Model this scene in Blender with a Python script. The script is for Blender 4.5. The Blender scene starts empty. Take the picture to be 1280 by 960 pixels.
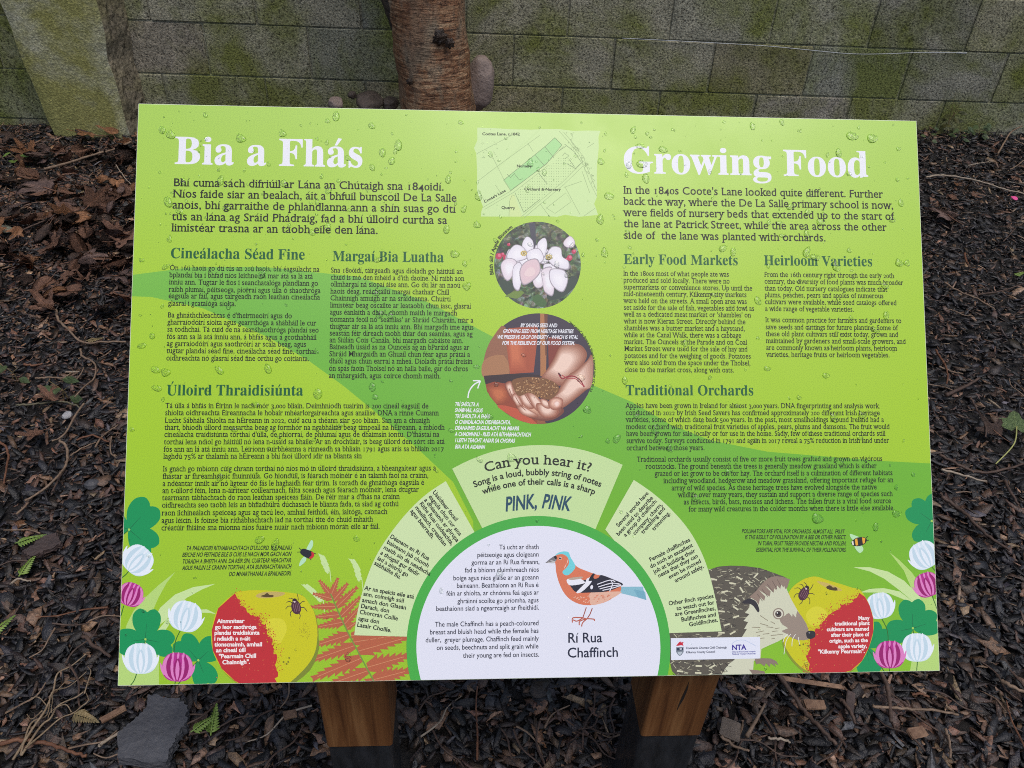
import bpy, bmesh, math, random
import numpy as np
from mathutils import Vector, Matrix
from mathutils.geometry import tessellate_polygon

SC = bpy.context.scene
COL = SC.collection
R = math.radians
random.seed(7)
RNG = np.random.default_rng(7)

# ------------------------------------------------------------------ camera
F_PX = 1010.0
CAM = np.array([0.45090457, -0.62727674, 0.98273059])
QW = np.array([[0.99810074, -0.04419094, 0.04291943],
               [0.00736441, -0.6061208, -0.7953385],
               [0.06116112, 0.79414402, -0.60464418]])      # rows: right, down, forward
cam = bpy.data.objects.new('camera', bpy.data.cameras.new('camera'))
COL.objects.link(cam)
cam.data.sensor_width = 36
cam.data.lens = 36 * F_PX / 1280
cam.data.clip_start = 0.02
cam.data.clip_end = 500
mw = Matrix.Identity(4)
for i in range(3):
    mw[i][0] = QW[0][i]; mw[i][1] = -QW[1][i]; mw[i][2] = -QW[2][i]; mw[i][3] = CAM[i]
cam.matrix_world = mw
SC.camera = cam

# ------------------------------------------------------------------ light
SUN_ELEV, SUN_AZ = 72, 150          # azimuth clockwise from +Y
world = bpy.data.worlds.new("World")
SC.world = world
world.use_nodes = True
wn = world.node_tree
sky = wn.nodes.new('ShaderNodeTexSky')
sky.sky_type = 'NISHITA'
sky.sun_disc = False
sky.sun_elevation = R(SUN_ELEV)
sky.sun_rotation = R(SUN_AZ)
sky.dust_density = 4.0
sky.air_density = 1.0
bgn = wn.nodes['Background']
wn.links.new(sky.outputs[0], bgn.inputs[0])
bgn.inputs[1].default_value = 0.135
sun = bpy.data.objects.new('sun', bpy.data.lights.new('sun', 'SUN'))
COL.objects.link(sun)
sun.data.energy = 1.0
sun.data.angle = R(30)
sun.data.color = (1.0, 0.96, 0.90)
sd = Vector((math.sin(R(SUN_AZ)) * math.cos(R(SUN_ELEV)), math.cos(R(SUN_AZ)) * math.cos(R(SUN_ELEV)), math.sin(R(SUN_ELEV))))
sun.rotation_euler = sd.to_track_quat('Z', 'Y').to_euler()
sun.location = sd * 10
SC.view_settings.view_transform = 'Standard'
SC.view_settings.look = 'None'
SC.view_settings.gamma = 1
SC.view_settings.use_curve_mapping = False
SC.view_settings.exposure = 0.0
SC.cycles.max_bounces = 8
SC.cycles.filter_width = 1.0
SC.cycles.use_denoising = False

# ------------------------------------------------------------------ helpers
def lin(c):
    out = []
    for v in c:
        v = v / 255
        out.append(v / 12.92 if v <= 0.04045 else ((v + 0.055) / 1.055) ** 2.4)
    return tuple(out)

MATS = {}
def principled(name):
    m = bpy.data.materials.new(name)
    m.use_nodes = True
    return m, m.node_tree, m.node_tree.nodes['Principled BSDF']

def ink(c, rough=0.38):
    """printed colour, given as the sRGB value of the ink"""
    k = (c, rough)
    if k not in MATS:
        m, nt, b = principled('ink')
        b.inputs['Base Color'].default_value = (*lin(c), 1)
        b.inputs['Roughness'].default_value = rough
        b.inputs['Specular IOR Level'].default_value = 0.55
        MATS[k] = m
    return MATS[k]

def nd(nt, t, **kw):
    n = nt.nodes.new(t)
    for k, v in kw.items():
        if k in n.inputs: n.inputs[k].default_value = v
        else: setattr(n, k, v)
    return n

def ramp(nt, stops, src):
    r = nt.nodes.new('ShaderNodeValToRGB')
    el = r.color_ramp.elements
    while len(el) < len(stops): el.new(0.5)
    for e, (p, c) in zip(el, stops):
        e.position = p; e.color = (*c, 1)
    nt.links.new(src, r.inputs[0])
    return r

def mixc(nt, fac, a, b, mode='MIX'):
    m = nt.nodes.new('ShaderNodeMix'); m.data_type = 'RGBA'; m.blend_type = mode
    for s, v in ((0, fac), (6, a), (7, b)):
        if hasattr(v, 'is_output') or isinstance(v, bpy.types.NodeSocket): nt.links.new(v, m.inputs[s])
        elif s == 0: m.inputs[0].default_value = v
        else: m.inputs[s].default_value = (*v, 1)
    return m.outputs[2]

def bump(nt, b, h, strength=0.5, dist=0.01, prev=None):
    n = nt.nodes.new('ShaderNodeBump')
    n.inputs['Strength'].default_value = strength
    n.inputs['Distance'].default_value = dist
    nt.links.new(h, n.inputs['Height'])
    if prev is not None: nt.links.new(prev, n.inputs['Normal'])
    nt.links.new(n.outputs[0], b.inputs['Normal'])
    return n.outputs[0]

def ocoord(nt, scale=(1, 1, 1)):
    t = nt.nodes.new('ShaderNodeTexCoord')
    mp = nt.nodes.new('ShaderNodeMapping')
    mp.inputs['Scale'].default_value = scale
    nt.links.new(t.outputs['Object'], mp.inputs[0])
    return mp.outputs[0]

def noise(nt, vec, scale, detail=4, rough=0.6, dist=0.0):
    n = nd(nt, 'ShaderNodeTexNoise', Scale=scale, Detail=detail, Roughness=rough, Distortion=dist)
    nt.links.new(vec, n.inputs['Vector'])
    return n.outputs['Fac']

def link(o, parent=None):
    COL.objects.link(o)
    if parent is not None: o.parent = parent
    return o

def tag(o, label=None, cat=None, group=None, kind=None):
    if label: o['label'] = label
    if cat: o['category'] = cat
    if group: o['group'] = group
    if kind: o['kind'] = kind
    return o

def obj(name, bm, mats, parent=None, smooth=False):
    me = bpy.data.meshes.new(name)
    if smooth:
        for f in bm.faces: f.smooth = True
    bm.to_mesh(me); bm.free()
    for m in (mats if isinstance(mats, (list, tuple)) else [mats]): me.materials.append(m)
    return link(bpy.data.objects.new(name, me), parent)

def empty(name, loc=(0, 0, 0)):
    o = bpy.data.objects.new(name, None)
    o.location = loc
    o.empty_display_size = 0.05
    return link(o)

def box(bm, a, b, mi=0, bevel=0.0, seg=2):
    vs = [bm.verts.new((x, y, z)) for x in (a[0], b[0]) for y in (a[1], b[1]) for z in (a[2], b[2])]
    fs = [bm.faces.new([vs[i] for i in q]) for q in ((0, 1, 3, 2), (4, 6, 7, 5), (0, 4, 5, 1), (2, 3, 7, 6), (0, 2, 6, 4), (1, 5, 7, 3))]
    for f in fs: f.material_index = mi
    if bevel:
        es = list({e for f in fs for e in f.edges})
        bmesh.ops.bevel(bm, geom=es, offset=bevel, segments=seg, profile=0.5, affect='EDGES')
    return vs

def tube(bm, pts, r0, r1=None, n=6, mi=0, jag=0.0):
    """tapered tube through points"""
    r1 = r0 if r1 is None else r1
    pts = [Vector(p) for p in pts]
    rings = []
    up = Vector((0.13, 0.31, 0.94)).normalized()
    for i, p in enumerate(pts):
        d = (pts[min(i + 1, len(pts) - 1)] - pts[max(i - 1, 0)]).normalized()
        s = d.cross(up)
        if s.length < 1e-3: s = d.cross(Vector((1, 0, 0)))
        s.normalize(); t = s.cross(d)
        r = r0 + (r1 - r0) * i / (len(pts) - 1)
        rings.append([bm.verts.new(p + (s * math.cos(2 * math.pi * k / n) + t * math.sin(2 * math.pi * k / n)) * r * (1 + random.uniform(-jag, jag))) for k in range(n)])
    for a, b in zip(rings, rings[1:]):
        for k in range(n):
            bm.faces.new((a[k], a[(k + 1) % n], b[(k + 1) % n], b[k])).material_index = mi
    bm.faces.new(rings[0][::-1]).material_index = mi
    bm.faces.new(rings[-1]).material_index = mi

def spline(pts, per=6, closed=False):
    """Catmull-Rom"""
    P = [Vector(p) for p in pts]; n = len(P); out = []
    for i in range(n if closed else n - 1):
        if closed: a, b, c, d = P[(i - 1) % n], P[i], P[(i + 1) % n], P[(i + 2) % n]
        else: a, b, c, d = P[max(i - 1, 0)], P[i], P[i + 1], P[min(i + 2, n - 1)]
        for k in range(per):
            t = k / per
            out.append(0.5 * ((2 * b) + (c - a) * t + (2 * a - 5 * b + 4 * c - d) * t * t + (3 * b - a - 3 * c + d) * t ** 3))
    if not closed: out.append(P[-1])
    return out

def sstep(a, b, x):
    t = min(max((x - a) / (b - a), 0), 1)
    return t * t * (3 - 2 * t)

def ray(px, py):
    d = QW.T @ np.array([(px - 640) / F_PX, (py - 480) / F_PX, 1.0])
    return d

def at_z(px, py, z):
    d = ray(px, py); s = (z - CAM[2]) / d[2]
    return CAM + d * s

def at_y(px, py, y):
    d = ray(px, py); s = (y - CAM[1]) / d[1]
    return CAM + d * s

def ground_h(x, y):
    return (-0.485 + 0.11 * sstep(1.2, 2.7, x) * sstep(1.6, 3.2, y) + 0.012 * math.sin(2.1 * x + 0.7) * math.sin(1.7 * y + 0.3)
            + 0.007 * math.sin(6.3 * x + 1.1 * y) * math.sin(5.1 * y - 1.3 * x) + 0.02 * sstep(2.7, 3.2, y))

def G(px, py, up=0.0):
    """the point of the ground seen at a pixel of the photograph"""
    z = -0.48
    for _ in range(6):
        p = at_z(px, py, z); z = ground_h(p[0], p[1]) + up
    return Vector((p[0], p[1], z))

# ------------------------------------------------------------------ ground
bm = bmesh.new()
nx, ny = 90, 70
xs = [-60 + 0 * i for i in range(0)]
def axis(lo, hi, inner_lo, inner_hi, n):
    far = [lo, lo / 3 + inner_lo * 2 / 3 if lo < inner_lo else lo]
    return [lo, (lo + inner_lo * 2) / 3] + [inner_lo + (inner_hi - inner_lo) * i / n for i in range(n + 1)] + [(hi + inner_hi * 2) / 3, hi]
gx = axis(-40, 40, -2.8, 4.6, nx); gy = axis(-40, 40, -1.2, 3.6, ny)
grid = [[bm.verts.new((x, y, ground_h(x, y))) for x in gx] for y in gy]
for j in range(len(gy) - 1):
    for i in range(len(gx) - 1):
        bm.faces.new((grid[j][i], grid[j][i + 1], grid[j + 1][i + 1], grid[j + 1][i]))
m, nt, b = principled('dark_soil')
v = ocoord(nt)
r_ = ramp(nt, [(0.3, (0.004, 0.004, 0.004)), (0.7, (0.014, 0.011, 0.010))], noise(nt, v, 45))
nt.links.new(r_.outputs[0], b.inputs['Base Color'])
b.inputs['Roughness'].default_value = 0.7
bump(nt, b, noise(nt, v, 160, 6), 0.9, 0.01)
tag(obj('ground', bm, m, smooth=True), kind='structure')

# ------------------------------------------------------------------ block wall
WALL_PSI = -0.01466627
WDIR = Vector((math.cos(WALL_PSI), math.sin(WALL_PSI), 0)); WNRM = Vector((math.sin(WALL_PSI), -math.cos(WALL_PSI), 0))
WO = Vector((0.5 * 1.12, 2.89772218 * 1.12, 0))
WBL, WCH, WJZ = 0.4645255, 0.4645255 * 0.49366, -0.2013980
WX0 = 0.5765951

def concrete(name, base, dark, moss, moss_amt, grain=1.0, pitc=0.15, mossr=(.42, .68)):
    m, nt, b = principled(name)
    v = ocoord(nt)
    fine = noise(nt, v, 105 * grain, 5, 0.7)
    mid = noise(nt, v, 9, 5, 0.65)
    big = noise(nt, v, 2.6, 5, 0.6, 0.4)
    c = ramp(nt, [(0.30, dark), (0.55, base), (0.75, tuple(min(1, x * 1.25) for x in base))], mid).outputs[0]
    pit = ramp(nt, [(0.35, (pitc,) * 3), (0.47, (.82, .82, .82)), (0.64, (1.4, 1.4, 1.4))], fine).outputs[0]
    c = mixc(nt, 1.0, c, pit, 'MULTIPLY')
    mf = ramp(nt, [(mossr[0], (0, 0, 0)), (mossr[1], (moss_amt,) * 3)], big).outputs[0]
    c = mixc(nt, mf, c, mixc(nt, 1.0, moss, pit, 'MULTIPLY'))
    nt.links.new(c, b.inputs['Base Color'])
    b.inputs['Roughness'].default_value = 0.93
    b.inputs['Specular IOR Level'].default_value = 0.25
    vo = nd(nt, 'ShaderNodeTexVoronoi', Scale=130 * grain); nt.links.new(v, vo.inputs['Vector'])
    p = bump(nt, b, fine, 0.8, 0.006)
    bump(nt, b, vo.outputs['Distance'], 0.35, 0.004, p)
    return m, nt, b

m_block, nt, b = concrete('concrete_block', (0.34, 0.325, 0.24), (0.25, 0.245, 0.18), (0.18, 0.20, 0.05), 0.95, 1.1, .13, (.40, .60))
# each block its own tone
ga = nd(nt, 'ShaderNodeVertexColor', layer_name='tone')
src = b.inputs['Base Color'].links[0].from_socket
nt.links.new(mixc(nt, 1.0, src, ga.outputs['Color'], 'MULTIPLY'), b.inputs['Base Color'])
m_mortar, _, _ = concrete('mortar', (0.30, 0.29, 0.22), (0.17, 0.17, 0.125), (0.17, 0.20, 0.06), 0.9)

def wpt(s, n, z):      # along the wall, out of the wall, height
    p = WO + WDIR * s + WNRM * n
    return Vector((p.x, p.y, z))

bm = bmesh.new()
cl = bm.loops.layers.color.new('tone')
J = 0.0052
for j in range(-2, 8):
    z0 = WJZ + (j - 0) * WCH; z1 = z0 + WCH
    off = 0.0 if j % 2 == 0 else 0.525
    for i in range(-18, 20):
        s0 = WX0 + (i - 4 + off) * WBL; s1 = s0 + WBL
        d = random.uniform(-0.002, 0.003)
        j1 = J * random.uniform(0.5, 1.3); j2 = J * random.uniform(0.6, 1.2)
        nb = bmesh.new()
        vs = box(nb, (0, 0, 0), (1, 1, 1))
        for vtx in nb.verts:
            a, q, h = vtx.co
            s = s0 + j1 + (s1 - s0 - 2 * j1) * a + random.uniform(-.0015, .0015)
            z = z0 + j2 * 0.5 + (z1 - z0 - j2 * 1.2) * h + random.uniform(-.0015, .0015)
            vtx.co = wpt(s, d - 0.10 * (1 - q), z)
        bmesh.ops.bevel(nb, geom=[e for e in nb.edges], offset=0.004, segments=2, profile=0.5, affect='EDGES')
        t = random.uniform(0.88, 1.08); tint = (t * random.uniform(.97, 1.03), t, t * random.uniform(.94, 1.05), 1)
        mp = {}
        for vtx in nb.verts: mp[vtx] = bm.verts.new(vtx.co)
        for f in nb.faces:
            nf = bm.faces.new([mp[q] for q in f.verts])
            for l in nf.loops: l[cl] = tint
        nb.free()
# mortar bed behind the block faces
mv = [bm.verts.new(wpt(s, n, z)) for s in (-8.0, 8.6) for n in (-0.007, -0.095) for z in (-0.70, 1.62)]
for q in ((0, 1, 3, 2), (4, 6, 7, 5), (0, 4, 5, 1), (2, 3, 7, 6), (0, 2, 6, 4), (1, 5, 7, 3)):
    f = bm.faces.new([mv[i] for i in q]); f.material_index = 1
    for l in f.loops: l[cl] = (1, 1, 1, 1)
bmesh.ops.recalc_face_normals(bm, faces=bm.faces)
wall = tag(obj('block_wall', bm, [m_block, m_mortar]), 'long grey concrete block wall with green algae and mortar joints behind the sign', 'wall')

# rendered pier against the wall
bm = bmesh.new()
PN = 0.15
def pier_pt(px, py, n):
    d = ray(px, py); p0 = WO + WNRM * n; nv = np.array(WNRM)
    s = (nv @ (np.array(p0) - CAM)) / (nv @ d)
    return CAM + d * s
def s_of(p): return (Vector(p) - WO).dot(WDIR)
sl = s_of(pier_pt(64, 160, PN)); sr = s_of(pier_pt(158, 160, PN))
rows = []
NZ, NS = 60, 14
for k in range(NZ + 1):
    z = -0.62 + (1.72 + 0.62) * k / NZ
    prof = []
    wob = 0.006 * math.sin(z * 9) + 0.004 * math.sin(z * 23 + 1)
    chip = 0.009 * math.exp(-((z + 0.10) / 0.04) ** 2)
    for q in range(5): sl_ = sl - 0.10 * (z + 0.48); prof.append((sl_ - 0.008 + wob * 0.4, PN * q / 5 * 0.92))
    for q in range(NS + 1):
        f = q / NS
        e = min(f, 1 - f) * NS
        n = PN - (0.012 if e < 0.5 else (0.004 if e < 1.5 else 0)) + random.uniform(-.0015, .0015)
        prof.append((sl_ + (sr - sl_) * f + wob * 0.6 - (chip if f > 0.93 else 0), n))
    for q in range(1, 7):
        prof.append((sr + 0.006 + 0.05 * (q / 6) ** 1.3 + wob + random.uniform(-.004, .004) - chip * (1 - q / 6), PN * (1 - q / 6) * 0.95))
    rows.append([bm.verts.new(wpt(s, n, z)) for s, n in prof])
for a, c in zip(rows, rows[1:]):
    for k in range(len(a) - 1):
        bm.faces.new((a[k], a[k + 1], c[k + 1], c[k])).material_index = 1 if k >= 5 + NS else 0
bm.faces.new(rows[-1])
bmesh.ops.recalc_face_normals(bm, faces=bm.faces)
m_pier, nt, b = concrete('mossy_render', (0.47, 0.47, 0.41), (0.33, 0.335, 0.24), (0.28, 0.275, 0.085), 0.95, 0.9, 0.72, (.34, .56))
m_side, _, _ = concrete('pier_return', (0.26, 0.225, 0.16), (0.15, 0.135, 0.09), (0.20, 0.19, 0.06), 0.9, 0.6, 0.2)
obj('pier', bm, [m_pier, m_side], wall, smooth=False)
wall.children[0]['label'] = 'rendered pier stained yellow green with moss'

# cord stretched along the joint
bm = bmesh.new()
cp = [wpt(s_of(pier_pt(x, y, 0.01)), n, pier_pt(x, y, 0.01)[2]) for x, y, n in
      [(778, 48, .006), (830, 50.5, .008), (900, 54, .01), (960, 57.5, .012), (1010, 62, .016), (1060, 66.5, .018), (1100, 67, .016), (1150, 65.5, .012), (1190, 66, .008), (1204, 66.5, .004)]]
tube(bm, spline(cp, 5), 0.0016, 0.0016, 6)
for k in range(8):
    a = cp[-1] + WDIR * (-0.03 + 0.006 * k)
    tube(bm, [a + Vector((0, -.002, -.004)), a + Vector((.003, -.005, 0)), a + Vector((.006, -.002, .004))], 0.0016, n=5)
m_cord, _, b = principled('pale_cord'); b.inputs['Base Color'].default_value = (0.42, 0.45, 0.46, 1); b.inputs['Roughness'].default_value = .6
tag(obj('cord', bm, m_cord, smooth=True), 'thin pale blue cord sagging along a joint of the block wall', 'cord')

# ------------------------------------------------------------------ tree
tc = at_y(551, 128, 2.82)
TX, TY = tc[0], 2.82
tree = empty('tree', (TX, TY, ground_h(TX, TY)))
tag(tree, 'brown barked tree trunk with dark knots standing in front of the block wall', 'tree')
bm = bmesh.new()
NR, NA = 70, 40
rr = []
pr = at_y(588, 40, TY)[0] - at_y(497, 40, TY)[0]
RT = pr / 2 * 1.05
knots = [(0.10, -1.22, 0.07, 0.045, 0.028), (0.065, -0.95, 0.06, 0.03, 0.02), (-0.11, -2.1, 0.09, 0.03, 0.02)]
for k in range(NR + 1):
    h = 2.3 * k / NR - 0.1
    ring = []
    for a in range(NA):
        th = 2 * math.pi * a / NA
        r = RT * (1.0 + 0.22 * math.exp(-max(h, 0) / 0.16) - 0.03 * h)
        r *= 1 + 0.02 * math.sin(3 * th + 2 * h) + 0.013 * math.sin(5 * th - 5 * h + 1)
        r += 0.0022 * math.sin(h * 95 + 2.5 * math.sin(3 * th)) + .004 * math.sin(h * 31 + 4 * math.sin(2 * th + 1)) * math.sin(2 * th + 3 * h) + random.uniform(-.0012, .0012)
        ox = 0.012 * math.sin(1.9 * h) - 0.115 * (h - .15)
        ring.append(bm.verts.new((ox + r * math.cos(th), r * math.sin(th), h)))
    rr.append(ring)
for a, c in zip(rr, rr[1:]):
    for k in range(NA): bm.faces.new((a[k], a[(k + 1) % NA], c[(k + 1) % NA], c[k]))
bm.faces.new(rr[-1])
m_bark, nt, b = principled('cherry_bark')
v = ocoord(nt, (1, 1, 1)); v2 = ocoord(nt, (2.2, 2.2, 16)); v3 = ocoord(nt, (1, 1, .45))
c = ramp(nt, [(0.32, (0.045, 0.02, 0.010)), (0.48, (0.25, 0.115, 0.052)), (0.66, (0.54, 0.36, 0.21))], noise(nt, v2, 5, 6, .65, .6)).outputs[0]
pt = ramp(nt, [(0.48, (0, 0, 0)), (0.60, (.85, .85, .85))], noise(nt, v3, 7, 5)).outputs[0]
c = mixc(nt, pt, c, (0.27, 0.235, 0.165))
red = ramp(nt, [(0.42, (0, 0, 0)), (0.62, (.6, .6, .6))], noise(nt, v3, 6.3, 3)).outputs[0]
c = mixc(nt, red, c, (0.20, 0.085, 0.036))
sp = ramp(nt, [(0.34, (.2, .2, .2)), (.5, (.95, .95, .95)), (.7, (1.35, 1.35, 1.3))], noise(nt, v, 60, 6, .75)).outputs[0]
c = mixc(nt, 1.0, c, sp, 'MULTIPLY')
nt.links.new(c, b.inputs['Base Color']); b.inputs['Roughness'].default_value = .62
p_ = bump(nt, b, noise(nt, v2, 9, 6, .65, .5), .8, .012)
bump(nt, b, noise(nt, v, 110, 5), .6, .004, p_)
obj('trunk', bm, m_bark, tree, smooth=True)
m_knot, nt, b = principled('dark_knot')
c = ramp(nt, [(.3, (.006, .004, .003)), (.7, (.06, .035, .02))], noise(nt, ocoord(nt), 60)).outputs[0]
nt.links.new(c, b.inputs['Base Color']); b.inputs['Roughness'].default_value = .5
bump(nt, b, noise(nt, ocoord(nt), 90), .8, .01)
for kx, ky, rad in ((549, 46, .030), (562, 54, .020), (512, 102, .014)):
    yk = TY - RT * 0.93
    p = at_y(kx, ky, yk) - np.array(tree.location)
    bm = bmesh.new()
    bmesh.ops.create_icosphere(bm, subdivisions=3, radius=rad)
    for vtx in bm.verts:
        d = vtx.co.normalized(); ring = math.hypot(d.x, d.z)
        k = 1 + .18 * math.sin(7 * math.atan2(d.z, d.x)) * ring
        if d.y < -.6: k *= .62 + .2 * math.sin(11 * d.x)
        vtx.co = Vector((vtx.co.x * k, vtx.co.y * k * .55, vtx.co.z * k))
    o = obj('knot', bm, m_knot, tree, smooth=True); o.location = p
bm = bmesh.new()
sp_ = [Vector(at_y(x, y, TY - .02)) - tree.location for x, y in ((512, 55), (500, 25), (488, -5), (470, -60), (440, -130))]
tube(bm, spline(sp_, 6), .05, .03, 12, jag=.06)
m_dbark, nt, b = principled('dark_bark')
c = ramp(nt, [(.3, (.012, .009, .007)), (.7, (.07, .05, .035))], noise(nt, ocoord(nt), 40)).outputs[0]
nt.links.new(c, b.inputs['Base Color']); b.inputs['Roughness'].default_value = .7
bump(nt, b, noise(nt, ocoord(nt), 70), .8, .01)
obj('limb', bm, m_dbark, tree, smooth=True)
# bare limbs above the picture
for a_, l_, z_ in ((0.4, 1.5, 2.0), (2.2, 1.3, 2.1), (3.9, 1.6, 2.05), (5.2, 1.2, 1.9)):
    bm = bmesh.new()
    base = Vector((-.03, 0, z_)); tip = base + Vector((math.cos(a_) * l_ * .7, math.sin(a_) * l_ * .35, l_))
    mid = (base + tip) / 2 + Vector((0, 0, -.12))
    sp_ = spline([base, mid, tip], 6)
    tube(bm, sp_, .055, .012, 8, jag=.05)
    for k in (4, 6, 8, 10):
        q = sp_[k]; e = q + Vector((random.uniform(-.5, .5), random.uniform(-.3, .3), random.uniform(.3, .6)))
        tube(bm, spline([q, (q + e) / 2 + Vector((0, 0, .06)), e], 4), .014, .003, 5)
    obj('limb', bm, m_bark, tree, smooth=True)
# ------------------------------------------------------------------ bark mulch
def gh_np(x, y):
    def ss(a, b, t):
        t = np.clip((t - a) / (b - a), 0, 1); return t * t * (3 - 2 * t)
    return (-0.485 + 0.11 * ss(1.2, 2.7, x) * ss(1.6, 3.2, y) + 0.012 * np.sin(2.1 * x + 0.7) * np.sin(1.7 * y + 0.3)
            + 0.007 * np.sin(6.3 * x + 1.1 * y) * np.sin(5.1 * y - 1.3 * x) + 0.02 * ss(2.7, 3.2, y))

def chip_shapes(n, lo, hi):
    """ragged slivers: top outline, bottom outline"""
    out = []
    for _ in range(n):
        asp = RNG.uniform(lo, hi)
        k = 8
        th = np.sort(np.linspace(0, 2 * np.pi, k, endpoint=False) + RNG.uniform(-.36, .36, k))
        rad = RNG.uniform(.42, 1.0, k)
        x = np.sign(np.cos(th)) * np.abs(np.cos(th)) ** .8 * rad * .5
        y = np.sin(th) * rad * .5 / asp
        x[np.argmax(x)] += .12
        sk = RNG.uniform(-.15, .15)
        y = y + sk * x
        bend = RNG.uniform(-.35, .35)
        tw = RNG.uniform(-.5, .5)
        t = RNG.uniform(.025, .07)
        zz = bend * (x ** 2) + tw * x * y
        top = np.stack([x * .98, y * .95, zz + t + RNG.uniform(-.012, .012, k)], 1)
        bot = np.stack([x, y, zz], 1)
        ctr = np.array([[0, 0, t + RNG.uniform(-.01, .03)]])
        out.append(np.concatenate([top, bot, ctr]))
    return np.array(out)          # (n, 17, 3)

K = 8
FACES = [(16, i, (i + 1) % K) for i in range(K)] + [(i, K + i, K + (i + 1) % K, (i + 1) % K) for i in range(K)]

def scatter(name, cx, cy, size, shapes, colours, mat, tilt, lift):
    n = len(cx)
    sh = shapes[RNG.integers(0, len(shapes), n)] * size[:, None, None]
    yaw = RNG.uniform(0, 2 * np.pi, n); tx = RNG.normal(0, tilt, n); ty = RNG.normal(0, tilt, n)
    c, s = np.cos(tx), np.sin(tx); X, Y, Zc = sh[..., 0], sh[..., 1], sh[..., 2]
    Y, Zc = Y * c[:, None] - Zc * s[:, None], Y * s[:, None] + Zc * c[:, None]
    c, s = np.cos(ty), np.sin(ty)
    X, Zc = X * c[:, None] + Zc * s[:, None], -X * s[:, None] + Zc * c[:, None]
    c, s = np.cos(yaw), np.sin(yaw)
    X, Y = X * c[:, None] - Y * s[:, None], X * s[:, None] + Y * c[:, None]
    X = X + cx[:, None]; Y = Y + cy[:, None]; Zc = Zc + (gh_np(cx, cy) + lift)[:, None]
    V = np.stack([X, Y, Zc], -1).reshape(-1, 3).astype(np.float32)
    nv = shapes.shape[1]
    base = (np.arange(n) * nv)[:, None]
    tri = np.array([f for f in FACES if len(f) == 3]); quad = np.array([f for f in FACES if len(f) == 4])
    fl = np.concatenate([tri.ravel(), quad.ravel()])
    loops = (base + fl[None, :]).ravel().astype(np.int32)
    lens = np.tile(np.array([3] * len(tri) + [4] * len(quad)), n)
    starts = np.concatenate([[0], np.cumsum(lens)[:-1]]).astype(np.int32)
    me = bpy.data.meshes.new(name)
    me.vertices.add(len(V)); me.vertices.foreach_set('co', V.ravel())
    me.loops.add(len(loops)); me.loops.foreach_set('vertex_index', loops)
    me.polygons.add(len(lens)); me.polygons.foreach_set('loop_start', starts)
    at = me.color_attributes.new('tone', 'FLOAT_COLOR', 'POINT')
    cc = np.concatenate([np.repeat(colours, nv, axis=0), np.ones((n * nv, 1))], 1).astype(np.float32)
    at.data.foreach_set('color', cc.ravel())
    me.update(calc_edges=True); me.validate()
    me.materials.append(mat)
    return link(bpy.data.objects.new(name, me))

def chip_mat(name, rough, grain):
    m, nt, b = principled(name)
    v = ocoord(nt)
    ga = nd(nt, 'ShaderNodeVertexColor', layer_name='tone')
    st = ramp(nt, [(.32, (.4, .4, .4)), (.68, (1.5, 1.45, 1.4))], noise(nt, v, grain, 4)).outputs[0]
    nt.links.new(mixc(nt, 1.0, ga.outputs['Color'], st, 'MULTIPLY'), b.inputs['Base Color'])
    rr = nd(nt, 'ShaderNodeMapRange'); rr.inputs['To Min'].default_value = rough - .15; rr.inputs['To Max'].default_value = rough + .25
    nt.links.new(noise(nt, v, 23, 3), rr.inputs['Value']); nt.links.new(rr.outputs[0], b.inputs['Roughness'])
    b.inputs['Specular IOR Level'].default_value = .55
    bump(nt, b, noise(nt, v, grain * 2.2, 5), .6, .004)
    return m
m_chip = chip_mat('wet_bark', .33, 130)

def palette(n, table):
    w = np.array([t[0] for t in table]); w = w / w.sum()
    k = RNG.choice(len(table), n, p=w)
    c = np.array([t[1] for t in table])[k] * RNG.uniform(.6, 1.5, (n, 1)) * RNG.uniform(.92, 1.08, (n, 3))
    return c
DARK = [(42, (.0075, .0075, .009)), (18, (.023, .023, .0275)), (18, (.025, .0185, .0165)), (17, (.070, .045, .034)), (9, (.14, .083, .054)), (4, (.24, .16, .105)), (3, (.065, .065, .073))]
BROWN = [(30, (.02, .016, .015)), (25, (.075, .042, .03)), (24, (.145, .078, .05)), (12, (.23, .13, .08)), (4, (.3, .2, .13))]

def rnd_area(n, x0, x1, y0, y1):
    return RNG.uniform(x0, x1, n), RNG.uniform(y0, y1, n)
def in_view(x, y, mpx):
    z = gh_np(x, y)
    d = np.stack([x - CAM[0], y - CAM[1], z - CAM[2]], 0); q = QW @ d
    u = q[0] / q[2] * F_PX + 640; w = q[1] / q[2] * F_PX + 480
    return (u > -mpx) & (u < 1280 + mpx) & (w > -mpx) & (w < 960 + mpx)
def clear_of_posts(x, y):
    return ~(((x > .225) & (x < .365) & (y > .02) & (y < .17)) | ((x > .71) & (x < .85) & (y > .005) & (y < .155)))
def wall_front(x, y): return y < 3.235 - .0147 * (x - .56)

shp = chip_shapes(48, 1.3, 3.9)
shs = chip_shapes(24, 5, 11)
def field(n, area, smin, smax, table, shapes, tilt, lo, hi, margin=260, thin=None, name='bark_mulch'):
    x, y = rnd_area(n, *area)
    k = clear_of_posts(x, y) & wall_front(x, y)
    v = in_view(x, y, margin)
    k &= v | (RNG.uniform(0, 1, n) < .25)
    if thin is not None: k &= thin(x, y)
    x, y = x[k], y[k]
    s = smin + (smax - smin) * RNG.uniform(0, 1, len(x)) ** 2.2
    return scatter(name, x, y, s, shapes, palette(len(x), table), m_chip, tilt, RNG.uniform(lo, hi, len(x)))
AREA = (-2.6, 4.4, -.5, 3.25)
def left_litter(x, y): return np.clip(1.25 - np.abs(y - 2.2) * .95 - np.clip(x + .55, 0, 9) * 2.5, 0, 1)
f1 = field(110000, AREA, .012, .045, DARK, shp, .35, -.004, .012)
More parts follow.
